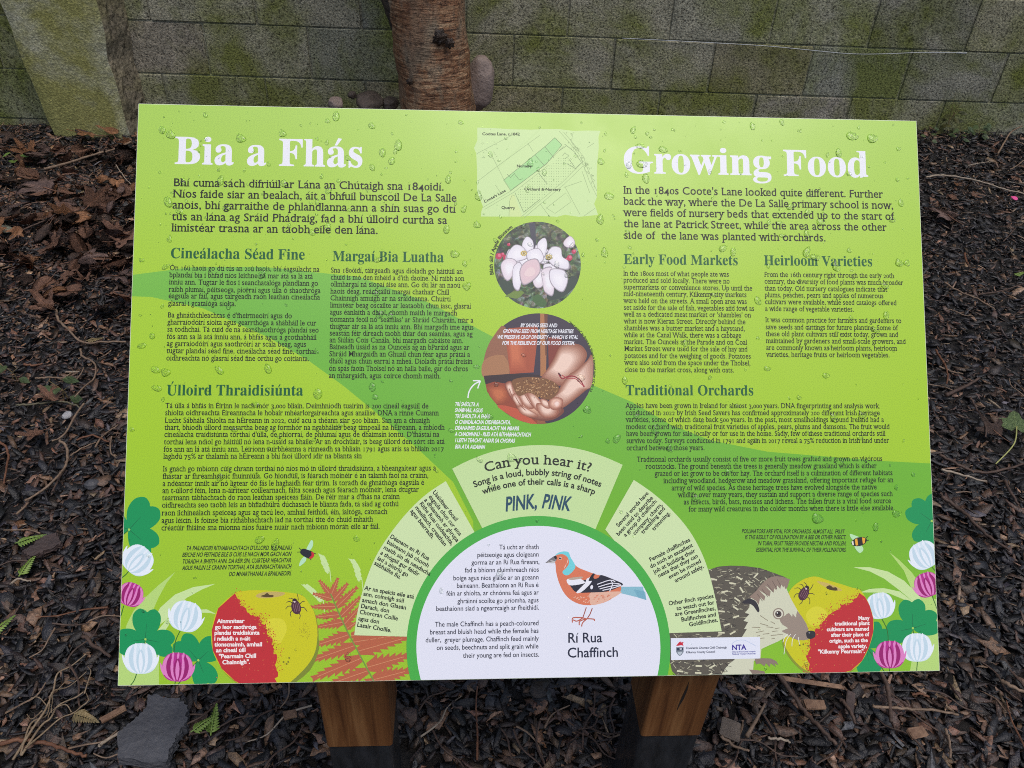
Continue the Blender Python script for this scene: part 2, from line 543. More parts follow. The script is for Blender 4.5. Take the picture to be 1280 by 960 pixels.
f2 = field(62000, AREA, .024, .068, DARK, shp, .32, .003, .02)
f3 = field(15000, AREA, .02, .075, [(45, (.022, .02, .021)), (30, (.05, .034, .027)), (18, (.12, .07, .045)), (6, (.22, .15, .1))], shs, .22, .008, .022)
f4 = field(30000, (-2.6, .3, .9, 3.25), .015, .055, BROWN, shp, .4, .006, .02, thin=lambda x, y: RNG.uniform(0, 1, len(x)) < left_litter(x, y))
near = field(16000, (-.6, 1.9, -.3, 1.2), .025, .075, DARK, shp, .34, .004, .022)
for o in (f1, f2, f3, near):
    tag(o, 'dark wet bark mulch covering the ground around the sign', 'bark mulch', kind='stuff')
f4.name = 'leaf_litter'
tag(f4, 'brown crumbled leaf litter on the ground left of the sign', 'leaf litter', kind='stuff')

# ------------------------------------------------------------------ fallen leaves
def leaf_outline(kind):
    if kind == 0:      # five lobes
        lobes = [(90, 1.0), (38, .92), (142, .92), (-12, .62), (192, .62)]
    elif kind == 1:    # three lobes
        lobes = [(90, 1.0), (25, .8), (155, .8)]
    else:
        lobes = []
    if kind == 4:      # broad ivy lobes
        return [(r_ * math.cos(R(a_)), r_ * math.sin(R(a_)) + .1) for a_, r_ in ((-90, .12), (-60, .42), (-30, .62), (-5, .72), (18, .82), (32, .80), (48, .62), (60, .60), (76, .84), (90, 1.0), (104, .84), (120, .60), (132, .62), (148, .80), (162, .82), (185, .72), (210, .62), (240, .42))]
    pts = []
    if lobes:
        N = 72
        for i in range(N):
            a = -90 + 360 * i / N
            r = .36
            for la, lr in lobes:
                dd = abs((a - la + 180) % 360 - 180)
                r = max(r, lr * max(0, 1 - dd / 40) ** 1.05)
            r *= 1 + .06 * (1 if i % 2 else -1) + .05 * math.sin(i * 1.9)
            pts.append((r * math.cos(R(a)), r * math.sin(R(a)) + .1))
    else:
        N = 26
        for i in range(N):
            t = 2 * math.pi * i / N
            w = .42 if kind == 2 else .62
            pts.append((w * math.sin(t) * (1 + .05 * (-1) ** i), .05 + .72 * -math.cos(t) * (1 if math.cos(t) < 0 else .85)))
    return pts

def make_leaf_mesh(kind, curl, seed):
    rd = random.Random(seed)
    out = leaf_outline(kind)
    bm = bmesh.new()
    levels = [1.0, .72, .45, .2]
    rings = []
    ph1, ph2 = rd.uniform(0, 6), rd.uniform(0, 6)
    def lift(x, y):
        return curl * (.55 * x * x + .3 * (y - .1) ** 2 - .25 * abs(x) + .12 * math.sin(3.1 * x + ph1) * math.sin(2.7 * y + ph2) + .06 * math.sin(9 * x + ph2))
    for l in levels:
        rings.append([bm.verts.new((x * l, (y - .1) * l + .1, lift(x * l, (y - .1) * l + .1))) for x, y in out])
    c = bm.verts.new((0, .1, lift(0, .1)))
    n = len(out)
    for a, b_ in zip(rings, rings[1:]):
        for k in range(n): bm.faces.new((a[k], a[(k + 1) % n], b_[(k + 1) % n], b_[k]))
    for k in range(n): bm.faces.new((rings[-1][k], rings[-1][(k + 1) % n], c))
    # thickness
    r = bmesh.ops.solidify(bm, geom=bm.faces[:], thickness=.012)
    bmesh.ops.recalc_face_normals(bm, faces=bm.faces)
    me = bpy.data.meshes.new('fallen_leaf'); 
    for f in bm.faces: f.smooth = True
    bm.to_mesh(me); bm.free()
    return me

def make_stalk_mesh():
    bm = bmesh.new()
    tube(bm, spline([(0, .1, .01), (.02, -.35, .03), (.08, -.75, .08)], 5), .018, .012, 5)
    me = bpy.data.meshes.new('stalk'); bm.to_mesh(me); bm.free(); return me

def leaf_mat(name, c1, c2, rough=.55):
    m, nt, b = principled(name)
    v = ocoord(nt)
    c = ramp(nt, [(.3, c1), (.7, c2)], noise(nt, v, 3.5, 6)).outputs[0]
    # veins
    sx = nd(nt, 'ShaderNodeSeparateXYZ'); nt.links.new(v, sx.inputs[0])
    ab = nd(nt, 'ShaderNodeMath', operation='ABSOLUTE'); nt.links.new(sx.outputs[0], ab.inputs[0])
    vein = ramp(nt, [(.0, (1.5, 1.4, 1.3)), (.03, (1, 1, 1))], ab.outputs[0]).outputs[0]
    c = mixc(nt, 1.0, c, vein, 'MULTIPLY')
    nt.links.new(c, b.inputs['Base Color']); b.inputs['Roughness'].default_value = rough
    bump(nt, b, noise(nt, v, 9, 5), .5, .05)
    return m
LM = [leaf_mat('brown_leaf', (.11, .055, .036), (.24, .125, .078)),
      leaf_mat('dull_leaf', (.105, .068, .06), (.23, .15, .125)),
      leaf_mat('rust_leaf', (.22, .10, .045), (.36, .18, .09)),
      leaf_mat('dark_leaf', (.05, .034, .028), (.11, .068, .05))]
leaf_meshes = {}
for mi, mm in enumerate(LM):
    for kind in range(4):
        for q in range(2):
            me = make_leaf_mesh(kind, random.uniform(.5, 1.2) * random.choice((1, 1, -1)), mi * 10 + kind * 3 + q)
            me.materials.append(mm)
            leaf_meshes.setdefault(mi, []).append(me)
stalk_me = make_stalk_mesh(); stalk_me.materials.append(LM[0])

def put_leaf(p, size, mi, rot, tilt=(0, 0), mesh=None, label=None, group=None, stalk=True):
    me = mesh or random.choice(leaf_meshes[mi])
    o = bpy.data.objects.new('fallen_leaf', me)
    o.location = p; o.scale = (size,) * 3
    o.rotation_euler = (tilt[0], tilt[1], rot)
    link(o)
    tag(o, label, 'leaf', group)
    if stalk:
        s = bpy.data.objects.new('stalk', stalk_me); link(s, o)
    return o

LG = 'dead leaves strewn left of the sign'
cnt = 0
for _ in range(4000):
    px, py = random.uniform(-30, 172), random.uniform(172, 400)
    if cnt >= 190: break
    dens = min(1, (py - 165) / 50) * (1 if py < 350 else .35)
    if random.random() > dens: continue
    p = G(px, py)
    mi = random.choices((0, 1, 2, 3), (45, 25, 9, 25))[0]
    put_leaf(p + Vector((0, 0, random.uniform(.03, .06))), random.uniform(.032, .078), mi, random.uniform(0, 6.28),
             (random.gauss(0, .38), random.gauss(0, .38)), label='curled brown dead leaf in the litter left of the sign', group=LG, stalk=random.random() < .5)
    cnt += 1
for _ in range(46):
    px, py = random.choice(((random.uniform(0, 150), random.uniform(400, 700)), (random.uniform(1155, 1280), random.uniform(190, 560)), (random.uniform(1170, 1280), random.uniform(190, 260)), (random.uniform(900, 1280), random.uniform(845, 950))))
    p = G(px, py)
    put_leaf(p + Vector((0, 0, .018)), random.uniform(.016, .036), random.choices((0, 1, 2, 3), (40, 30, 8, 40))[0], random.uniform(0, 6.28),
             (random.gauss(0, .3), random.gauss(0, .3)), label='small brown scrap of dead leaf lying on the dark mulch', group='leaf scraps on the mulch', stalk=False)
m5 = [me for me in leaf_meshes[1]][0]
def big_leaf(px, py, size, rot, mi, label, k=0, tilt=(.1, .05)):
    put_leaf(G(px, py) + Vector((0, 0, .05)), size, mi, rot, tilt, mesh=leaf_meshes[mi][k], label=label)
big_leaf(1181, 284, .105, .15, 1, 'large lobed brown leaf lying flat on the mulch right of the sign', 0)
big_leaf(118, 182, .10, 2.0, 2, 'orange brown dry leaf at the foot of the mossy pier', 0, (.3, .1))
big_leaf(143, 178, .085, .6, 2, 'narrower orange brown dry leaf leaning on the mossy pier base', 2, (.4, .2))
big_leaf(41, 205, .085, .9, 2, 'tan lobed leaf lying above the long bent stick', 1, (.3, -.1))
big_leaf(62, 250, .12, 1.2, 1, 'big grey brown curled leaf in the middle of the leaf litter', 0, (.2, -.2))
big_leaf(120, 268, .11, -.3, 0, 'broad brown leaf with pointed lobes under the white twig', 0, (.2, .15))
big_leaf(110, 340, .10, -1.2, 1, 'long smooth brown leaf at the lower edge of the litter', 2, (.1, .1))
big_leaf(72, 514, .05, 1.0, 0, 'small tan leaf beside the white pebble', 1)
big_leaf(55, 558, .05, 2.2, 0, 'tan lobed scrap of leaf above the curved root', 1)
big_leaf(1235, 556, .07, .3, 3, 'dark purple brown leaf half under the green leaf', 2)
m_pl = leaf_mat('pale_leaf', (.35, .37, .28), (.45, .46, .36))
me = make_leaf_mesh(2, .6, 91); me.materials.append(m_pl)
put_leaf(G(13, 298) + Vector((0, 0, .035)), .05, 0, .9, (.1, .1), mesh=me, label='pale greenish white leaf in the brown litter', stalk=False)

# fresh green leaf with its stalk
m_gl = leaf_mat('green_leaf', (.17, .26, .10), (.27, .37, .17), .45)
m_gs, _, b = principled('yellow_stalk'); b.inputs['Base Color'].default_value = (.35, .36, .12, 1); b.inputs['Roughness'].default_value = .5
me = make_leaf_mesh(4, .3, 55); me.materials.append(m_gl)
p = G(1261, 551) + Vector((0, 0, .05))
gl = bpy.data.objects.new('green_leaf', me); gl.location = p; gl.scale = (.058,) * 3; gl.rotation_euler = (.15, -.1, -.35); link(gl)
tag(gl, 'fresh green leaf with a long yellow stalk right of the sign', 'leaf')
bm = bmesh.new()
iw = gl.matrix_basis.inverted()
tube(bm, spline([iw @ (p + Vector((0, 0, .004))), iw @ (G(1258, 572) + Vector((0, 0, .05))), iw @ (G(1239, 590) + Vector((0, 0, .03)))], 6), .035, .03, 6)
obj('stalk', bm, m_gs, gl, smooth=True)

# ------------------------------------------------------------------ sticks, twigs and roots
def wood_mat(name, c1, c2):
    m, nt, b = principled(name)
    c = ramp(nt, [(.35, c1), (.7, c2)], noise(nt, ocoord(nt), 60, 4)).outputs[0]
    nt.links.new(c, b.inputs['Base Color']); b.inputs['Roughness'].default_value = .65
    bump(nt, b, noise(nt, ocoord(nt), 180, 4), .5, .003)
    return m
WM = {'tan': wood_mat('tan_twig', (.13, .085, .055), (.26, .18, .12)), 'brown': wood_mat('brown_twig', (.045, .027, .02), (.10, .06, .042)),
      'pale': wood_mat('pale_twig', (.24, .19, .14), (.40, .33, .25)), 'red': wood_mat('rusty_twig', (.10, .04, .02), (.18, .08, .04)),
      'root': wood_mat('root', (.17, .12, .07), (.30, .22, .14)), 'green': wood_mat('green_twig', (.09, .085, .05), (.15, .13, .08))}
def stick(pts, r0, r1, mat, label, up=.036, name='twig', group=None, cat='twig', jit=.004):
    P = [G(x, y) + Vector((0, 0, up + (random.uniform(-.006, .006)))) for x, y in pts]
    o0 = P[0].copy()
    bm = bmesh.new()
    tube(bm, [p - o0 + Vector((random.uniform(-jit, jit) * .3,) * 3) for p in spline(P, 6)], r0 * .74, r1 * .74, 6, jag=.12)
    o = obj(name, bm, WM[mat], smooth=True); o.location = o0
    return tag(o, label, cat, group)
def Zm(x0, y0, s):
    return lambda pts: [(x0 + x / s, y0 + y / s) for x, y in pts]
za = Zm(0, 150, 3.84); zb = Zm(0, 400, 4); zc = Zm(0, 640, 3); zd = Zm(1130, 160, 3.69); ze = Zm(1130, 420, 3.427); zf = Zm(860, 830, 3.048); zg = Zm(0, 830, 4)
stick(za([(228, 288), (330, 262), (450, 225), (560, 195), (645, 158)]), .008, .005, 'tan', 'long bent tan stick lying on the litter below the mossy pier', .05, 'stick', cat='stick')
stick(za([(568, 262), (590, 300), (620, 340), (655, 378)]), .003, .002, 'pale', 'thin white twig beside the left edge of the sign', .05)
stick(za([(60, 630), (140, 580), (230, 540), (300, 500)]), .005, .003, 'brown', 'straight brown twig slanting across the leaf litter', .045)
stick(za([(400, 495), (460, 510), (520, 525)]), .003, .002, 'tan', 'short tan twig in the middle of the litter', .045)
stick(zb([(300, 0), (305, 40), (350, 95), (430, 150), (540, 158), (645, 162)]), .0055, .0035, 'tan', 'long hooked root curving to the left edge of the sign', .035, 'root', cat='root')
stick(zb([(415, 185), (430, 230), (490, 270), (485, 330), (440, 390), (390, 435)]), .0045, .0025, 'tan', 'pale kinked twig shaped like a question mark', .035)
stick(zb([(100, 465), (180, 470), (270, 455), (350, 450), (420, 480)]), .004, .003, 'green', 'greenish bent twig above the white pebble', .03)
stick(zb([(195, 340), (270, 338), (355, 343)]), .004, .003, 'tan', 'short straight tan twig lying level on the mulch', .03)
stick(zb([(340, 295), (375, 297), (410, 300)]), .003, .002, 'pale', 'short pale twig above the kinked twig', .03)
stick(zb([(370, 355), (410, 315), (435, 280)]), .003, .002, 'tan', 'slim tan twig slanting beside the kinked twig', .03)
stick(zb([(440, 470), (400, 530), (340, 620), (280, 660)]), .0045, .003, 'tan', 'long tan twig slanting down past the white pebble', .035)
stick(zb([(320, 655), (355, 700), (355, 770), (310, 850), (230, 905), (150, 960)]), .005, .0035, 'tan', 'big hooked root bending down below the lobed leaf scrap', .04, 'root', cat='root')
stick(zb([(0, 655), (40, 670), (60, 720), (58, 800), (45, 880)]), .005, .003, 'red', 'reddish root arching at the left picture edge', .035, 'root', cat='root')
stick(zb([(370, 718), (430, 690), (500, 662)]), .003, .002, 'tan', 'short tan twig right of the big hooked root', .03)
stick(zb([(490, 680), (530, 625), (600, 560)]), .004, .002, 'tan', 'tan twig pointing up to the sign edge', .03)
stick(zb([(340, 780), (310, 840), (285, 900)]), .004, .003, 'brown', 'thick brown twig crossing the big hooked root', .03)
stick(zb([(400, 640), (480, 625), (560, 655)]), .004, .003, 'red', 'rusty bent twig near the left edge of the sign', .03)
stick(zb([(135, 258), (180, 262), (228, 258)]), .006, .003, 'red', 'short orange splinter lying on the dark mulch', .03)
stick(zc([(55, 300), (90, 285), (130, 288)]), .004, .002, 'pale', 'short pale bent twig below the fern sprigs', .03)
stick(zc([(75, 40), (110, 5), (125, -20)]), .004, .003, 'tan', 'pale tan twig at the left above the fern sprigs', .03)
stick(zc([(0, 905), (90, 893), (180, 897), (260, 920), (340, 948)]), .006, .004, 'red', 'thick reddish root along the bottom left corner', .03, 'root', cat='root')
stick(zc([(330, 500), (370, 540), (430, 580)]), .006, .004, 'brown', 'dark twig beside the bottom left of the sign', .03)
stick(zd([(85, 272), (150, 260), (230, 270), (330, 296), (440, 325), (560, 352)]), .006, .004, 'pale', 'long pale stick running from the sign to the right edge', .045, 'stick', cat='stick')
stick(zd([(408, 178), (440, 120), (470, 75), (520, 48)]), .006, .004, 'tan', 'tan stick bent upward near the wall at the right', .06, 'stick', cat='stick')
stick(zd([(470, 235), (510, 210), (560, 175)]), .004, .003, 'tan', 'short tan twig under the bent stick at right', .05)
stick(zd([(280, 205), (330, 205), (385, 197)]), .003, .002, 'pale', 'thin pale twig below the wall seedlings', .04)
stick(zd([(490, 100), (530, 120), (560, 135)]), .005, .003, 'tan', 'stub of tan twig at the upper right edge', .05)
stick(zd([(170, 750), (240, 795), (320, 830), (400, 880)]), .005, .003, 'tan', 'bent tan twig right of the sign middle', .035)
stick(zd([(320, 812), (420, 795), (510, 768)]), .004, .003, 'brown', 'brown twig crossing the bent tan twig', .035)
stick(zd([(440, 560), (470, 530), (500, 495)]), .004, .003, 'brown', 'short brown twig right of the lobed leaf', .035)
stick(zd([(262, 620), (270, 650), (278, 670)]), .006, .004, 'red', 'rusty splinter of bark below the lobed leaf', .035)
stick(ze([(118, 100), (150, 160), (165, 210), (160, 255)]), .005, .003, 'red', 'reddish curved twig beside the right edge of the sign', .04)
stick(ze([(160, 295), (220, 270), (300, 228)]), .009, .005, 'brown', 'forked brown stick with a pale broken end', .04, 'stick', cat='stick')
stick(ze([(130, 175), (180, 190), (230, 210)]), .004, .003, 'tan', 'tan twig crossing the reddish curved twig', .04)
stick(ze([(255, 325), (290, 370), (315, 440), (320, 490)]), .005, .003, 'brown', 'long thin brown twig touching the purple leaf', .05)
stick(ze([(135, 622), (230, 645), (330, 668)]), .005, .003, 'pale', 'straight pale twig pointing out from the sign edge', .04)
stick(ze([(140, 728), (200, 760), (260, 820), (330, 890), (430, 955)]), .007, .004, 'brown', 'long brown root running down right of the clover corner', .035, 'root', cat='root')
stick(ze([(135, 545), (200, 580), (300, 612), (400, 605), (500, 575)]), .006, .004, 'brown', 'long dark root bending below the green leaf', .03, 'root', cat='root')
stick(ze([(410, 660), (430, 710), (470, 760)]), .006, .004, 'brown', 'stub of dark twig below the green leaf stalk', .035)
stick(zf([(285, 45), (350, 140), (420, 230), (480, 310), (535, 365)]), .007, .005, 'brown', 'long straight brown stick below the sign corner', .05, 'stick', cat='stick')
stick(zf([(700, 40), (735, 120), (745, 190), (750, 260)]), .007, .005, 'brown', 'dark forked root hanging from under the sign', .04, 'root', cat='root')
stick(zf([(680, 200), (790, 210), (900, 222), (1005, 230)]), .0045, .003, 'tan', 'straight tan twig lying level at bottom right', .04)
stick(zf([(560, 175), (590, 220), (615, 270)]), .005, .004, 'brown', 'short forked brown twig by the wood chip', .04)
stick(zf([(205, 320), (240, 260), (275, 197)]), .006, .003, 'tan', 'pale splinter slanting beside the right post', .04)
stick(zf([(110, 315), (160, 345), (215, 375)]), .004, .003, 'tan', 'thin tan twig at the foot of the right post', .04)
stick(zf([(1165, 105), (1200, 135), (1280, 152)]), .006, .004, 'tan', 'tan root end at the right picture edge', .04, 'root', cat='root')
stick(zf([(830, 155), (860, 162), (890, 170)]), .004, .003, 'red', 'short rusty twig left of the level tan twig', .04)
stick(zf([(285, 325), (330, 332), (370, 338)]), .004, .003, 'pale', 'short pale twig right of the post foot', .04)
stick(zf([(950, 290), (965, 340), (975, 390)]), .004, .003, 'tan', 'upright thin twig at the bottom picture edge', .04)
stick(zg([(520, 465), (600, 405), (720, 345)]), .0045, .003, 'pale', 'pale thin twig resting against the slate slab', .04)
# unremarkable small twigs
tw_me = []
for k in range(6):
    bm = bmesh.new(); L = random.uniform(.035, .075)
    tube(bm, spline([(-L, 0, 0), (-L * .3, random.uniform(-.01, .01), .004), (L * .4, random.uniform(-.012, .012), 0), (L, random.uniform(-.01, .01), .004)], 4), .0021, .0012, 5, jag=.1)
    me = bpy.data.meshes.new('small_twig'); bm.to_mesh(me); bm.free()
    me.materials.append(WM[('tan', 'brown', 'brown', 'tan', 'red', 'pale')[k]]); tw_me.append(me)
for k in range(60):
    px, py = random.choice(((random.uniform(-5, 170), random.uniform(330, 955)), (random.uniform(1150, 1285), random.uniform(190, 955)), (random.uniform(880, 1280), random.uniform(850, 958)), (random.uniform(0, 390), random.uniform(860, 958)), (random.uniform(505, 780), random.uniform(865, 958))))
    o = bpy.data.objects.new('small_twig', random.choices(tw_me, (20, 25, 25, 18, 8, 4))[0])
    o.location = G(px, py) + Vector((0, 0, .026)); o.rotation_euler = (random.gauss(0, .15), random.gauss(0, .2), random.uniform(0, 6.3)); link(o)
    tag(o, 'short thin twig scattered on the dark mulch', 'twig', 'small twigs on the mulch')

# tangle of dry roots, bottom left
rt = empty('dry_root', G(45, 930) + Vector((0, 0, .03)))
tag(rt, 'branching tuft of dry tan rootlets lying at bottom left', 'root')
for strand, r in (([(100, 520), (190, 390), (260, 280), (300, 190), (320, 110), (390, 65), (470, 25)], .0042), ([(150, 520), (240, 370), (280, 320), (330, 260), (400, 215), (440, 195)], .0036),
                  ([(125, 500), (200, 360), (250, 300), (300, 220), (370, 150), (470, 95)], .003), ([(250, 300), (190, 320), (160, 325)], .0022), ([(260, 260), (220, 240), (200, 250)], .002),
                  ([(170, 500), (250, 390), (330, 320), (390, 295), (440, 260), (490, 220)], .003), ([(390, 295), (350, 255), (300, 290), (270, 330)], .002), ([(460, 200), (460, 140), (480, 110), (470, 60)], .0024),
                  ([(440, 260), (470, 240), (450, 190)], .002), ([(300, 190), (340, 170), (360, 130)], .002), ([(280, 320), (285, 290), (275, 250), (300, 210)], .002)):
    bm = bmesh.new()
    P = [G(x, y) + Vector((random.uniform(-.004, .004), random.uniform(-.004, .004), .03 + random.uniform(0, .02))) - rt.location for x, y in zg(strand)]
    tube(bm, spline(P, 5), r * .62, r * .32, 5, jag=.12)
    obj('rootlet', bm, WM['root'], rt, smooth=True)

# ------------------------------------------------------------------ stones
def stone_mat(name, c1, c2, sc=14):
    m, nt, b = principled(name)
    v = ocoord(nt)
    c = ramp(nt, [(.3, c1), (.7, c2)], noise(nt, v, sc, 6)).outputs[0]
    nt.links.new(c, b.inputs['Base Color']); b.inputs['Roughness'].default_value = .6
    bump(nt, b, noise(nt, v, sc * 5, 6), .6, .01)
    return m
def rock(loc, sx, sy, sz, mat, label, rot=(0, 0, 0), seed=1, rough=.22):
    rd = random.Random(seed)
    bm = bmesh.new(); bmesh.ops.create_icosphere(bm, subdivisions=4, radius=1)
    cuts = [(Vector((rd.uniform(-1, 1), rd.uniform(-1, 1), rd.uniform(-1, 1))).normalized(), rd.uniform(.72, .92)) for _ in range(9)]
    for v in bm.verts:
        d = v.co.normalized()
        k = 1 + rough * .3 * (math.sin(3 * d.x + seed) * math.sin(4 * d.y + 2 * seed) + .4 * math.sin(9 * d.z + seed) + .3 * math.sin(13 * d.x - 7 * d.z))
        q = Vector([math.copysign(abs(c_) ** .72, c_) for c_ in d]) * k * .9
        for n, c in cuts:
            e = q.dot(n) - c
            if e > 0: q = q - n * e * .85
        v.co = Vector((q.x * sx, q.y * sy, q.z * sz))
    o = obj('stone', bm, mat, smooth=True); o.location = loc; o.rotation_euler = rot
    return tag(o, label, 'stone')
m_pink = stone_mat('pinkish_stone', (.19, .145, .125), (.32, .255, .225))
m_grey = stone_mat('grey_stone', (.05, .038, .03), (.12, .092, .075))
q = at_y(598, 104, 2.98)
rock(Vector(q), .078, .07, .128, m_pink, 'upright pinkish grey stone standing against the right side of the trunk', (0, .1, .2), 6)
for (px, py, y, sx, sz, sd, lb) in ((462, 126, 2.95, .08, .036, 5, 'flat grey brown stone on the ground left of the trunk'), (420, 130, 2.9, .042, .03, 8, 'small rounded pale stone farthest left of the trunk'),
                                    (489, 129, 2.95, .05, .028, 11, 'dark stone wedged close to the left side of the trunk'), (440, 119, 3.05, .022, .018, 13, 'tiny grey pebble behind the flat stone left of the trunk')):
    rock(Vector(at_y(px, py, y)), sx, sx * .8, sz, m_grey if sd != 8 else m_pink, lb, (0, 0, sd), sd)
m_white = stone_mat('white_stone', (.26, .26, .27), (.45, .45, .46), 30)
rock(G(87, 528) + Vector((0, 0, .025)), .0145, .012, .010, m_white, 'single white pebble on the mulch left of the sign', (0, 0, .6), 21)
m_slate = stone_mat('slate', (.042, .043, .050), (.092, .094, .104), 10)
rock(G(118, 613) + Vector((0, 0, .022)), .018, .016, .012, m_slate, 'small round grey pebble near the clover corner', (0, 0, 1), 22)

def slab(outline, th, mat, name, label, cat, layers=3, up=.03):
    P = [G(x, y) for x, y in outline]
    c = sum(P, Vector()) / len(P)
    P = [p - c for p in P]; P = [Vector((p.x, p.y, 0)) for p in P]
    dense = []
    for a, b_ in zip(P, P[1:] + P[:1]):
        for k in range(6):
            p = a.lerp(b_, k / 6); n_ = Vector((b_.y - a.y, a.x - b_.x, 0)).normalized()
            dense.append(p + n_ * random.uniform(-.0022, .0022))
    bm = bmesh.new()
    z = 0; prev = None
    rings = []
    for l in range(layers):
        sh = random.uniform(.955, 1.0) - l * .02
        for zz in (z, z + th / layers):
            rings.append([bm.verts.new((p.x * sh + random.uniform(-.002, .002), p.y * sh + random.uniform(-.002, .002), zz + .012 * p.x)) for p in dense])
        z += th / layers
    n = len(dense)
    for a, b_ in zip(rings, rings[1:]):
        for k in range(n): bm.faces.new((a[k], a[(k + 1) % n], b_[(k + 1) % n], b_[k]))
    bm.faces.new(rings[-1]); bm.faces.new(rings[0][::-1])
    bmesh.ops.recalc_face_normals(bm, faces=bm.faces)
    o = obj(name, bm, mat); o.location = c + Vector((0, 0, up))
    return tag(o, label, cat)
slab([(154, 968), (153, 935), (163, 928), (175, 917), (187, 905), (194, 884), (212, 887), (233, 889), (243, 901), (241, 922), (228, 940), (222, 952), (215, 975)], .022, m_slate, 'slate_slab', 'dark grey slate slab lying on the mulch at bottom left', 'slate', 4, .028)
slab([(33, 706), (45, 698), (60, 685), (78, 680), (83, 695), (66, 703), (45, 712)], .012, stone_mat('brown_bark', (.04, .028, .026), (.075, .05, .045), 20), 'bark_piece', 'large flat purplish brown piece of bark left of the clover', 'bark')
def chip_piece(px, py, l, w, h, rot, mat, label):
    bm = bmesh.new(); box(bm, (-l, -w, 0), (l, w, h), bevel=.002)
    for v in bm.verts:
        v.co.x += random.uniform(-.1, .1) * l; v.co.y += random.uniform(-.15, .15) * w; v.co.z += random.uniform(-.1, .1) * h + .2 * h * (v.co.x / l) ** 2
    o = obj('wood_chip', bm, mat); o.location = G(px, py) + Vector((0, 0, .03)); o.rotation_euler = (.1, .1, rot)
    return tag(o, label, 'wood chip')
m_fresh = wood_mat('fresh_wood', (.12, .062, .034), (.27, .165, .10)); m_bk = wood_mat('bark_wood', (.045, .03, .026), (.09, .062, .055))
chip_piece(1012, 893, .021, .009, .008, .05, m_fresh, 'blocky pale wood chip with a bright split face at bottom right')
chip_piece(1008, 865, .062, .005, .006, -.12, m_fresh, 'long thin pale sliver of split wood below the apple')
chip_piece(1056, 890, .028, .008, .006, 1.1, m_bk, 'dark brown strip of bark right of the blocky wood chip')
chip_piece(1138, 928, .018, .01, .008, .2, m_fresh, 'small tan wood chip near the bottom right corner')
chip_piece(147, 905, .022, .006, .006, .7, m_fresh, 'rusty wood splinter left of the slate slab')
chip_piece(908, 924, .02, .018, .006, 1.2, stone_mat('tan_bark', (.11, .085, .065), (.18, .145, .115), 30), 'rounded tan flake of bark beside the right post')
chip_piece(365, 905, .012, .008, .006, .3, m_fresh, 'small rusty wood chip left of the left post')
# pink petal
bm = bmesh.new(); bmesh.ops.create_uvsphere(bm, u_segments=14, v_segments=8, radius=1)
for v in bm.verts: v.co = Vector((v.co.x * .022, v.co.y * (.012 + .006 * v.co.x), v.co.z * .003 + .25 * v.co.x ** 2 * .022))
m_pp, _, b = principled('pink_petal'); b.inputs['Base Color'].default_value = (.75, .09, .30, 1); b.inputs['Roughness'].default_value = .5
o = obj('petal', bm, m_pp, smooth=True); o.location = G(1258, 267) + Vector((0, 0, .07)); o.rotation_euler = (.3, .2, .4)
tag(o, 'bright pink petal lying on the dark mulch at right', 'petal')

# ------------------------------------------------------------------ small plants
m_fern = leaf_mat('fern_green', (.10, .17, .03), (.16, .26, .05)); m_fernd = leaf_mat('fern_dry', (.14, .11, .05), (.2, .16, .08))
m_seed = leaf_mat('seedling_green', (.05, .085, .03), (.10, .14, .06)); m_ivy = leaf_mat('ivy_green', (.045, .06, .02), (.09, .09, .03))
def flat_leaf(bm, base, d, l, w, up=Vector((0, 0, 1)), droop=.2):
    d = d.normalized(); s = d.cross(up).normalized(); n = s.cross(d)
    prof = [(0, .05), (.25, .8), (.5, 1), (.75, .65), (1, .03)]
    top = []; bot = []
    for t, k in prof:
        c = base + d * l * t - n * droop * l * t * t
        top.append((bm.verts.new(c + s * w * k + n * .0006), bm.verts.new(c - s * w * k + n * .0006)))
        bot.append((bm.verts.new(c + s * w * k * .97 - n * .0006), bm.verts.new(c - s * w * k * .97 - n * .0006)))
    for a, b_ in zip(top, top[1:]): bm.faces.new((a[0], b_[0], b_[1], a[1]))
    for a, b_ in zip(bot, bot[1:]): bm.faces.new((a[1], b_[1], b_[0], a[0]))
    for i in range(len(top) - 1):
        for q in (0, 1):
            bm.faces.new((top[i][q], bot[i][q], bot[i + 1][q], top[i + 1][q]))
def fern_sprig(px, py, ang, L, mat, label):
    e = empty('fern_sprig', G(px, py) + Vector((0, 0, .035))); tag(e, label, 'fern')
    d = Vector((math.cos(ang), math.sin(ang), .15)); s = Vector((-math.sin(ang), math.cos(ang), 0))
    bm = bmesh.new(); tube(bm, [d * -L * .5, Vector((0, 0, .004)), d * L * .5], .0014, .0008, 5); obj('stem', bm, mat, e)
    bm = bmesh.new()
    for k in range(9):
        t = -.4 + .1 * k; w = L * (.30 - .24 * k / 9)
        for sg in (1, -1): flat_leaf(bm, d * L * t, d * .7 + s * sg, w, L * .045)
    flat_leaf(bm, d * L * .45, d, L * .15, L * .04)
    obj('leaflets', bm, mat, e, smooth=True)
fern_sprig(43, 687, .25, .062, m_fern, 'small bright green fern frond above the large bark piece')
fern_sprig(40, 720, 1.3, .055, m_fern, 'upright bright green fern tip below the large bark piece')
fern_sprig(6, 798, .9, .06, m_fern, 'green fern tip at the left picture edge')
fern_sprig(259, 917, .6, .05, m_fern, 'green fern sprig right of the slate slab')
fern_sprig(271, 913, 1.6, .055, m_fern, 'bright green fern leaf standing right of the slate slab')
fern_sprig(112, 909, -.4, .06, m_fernd, 'dry tan fern frond beside the rootlets')
fern_sprig(122, 436, .1, .05, m_fernd, 'grey green dry frond beside the hooked root')
fern_sprig(1270, 352, .3, .05, m_fern, 'bright green sprig at the right picture edge')
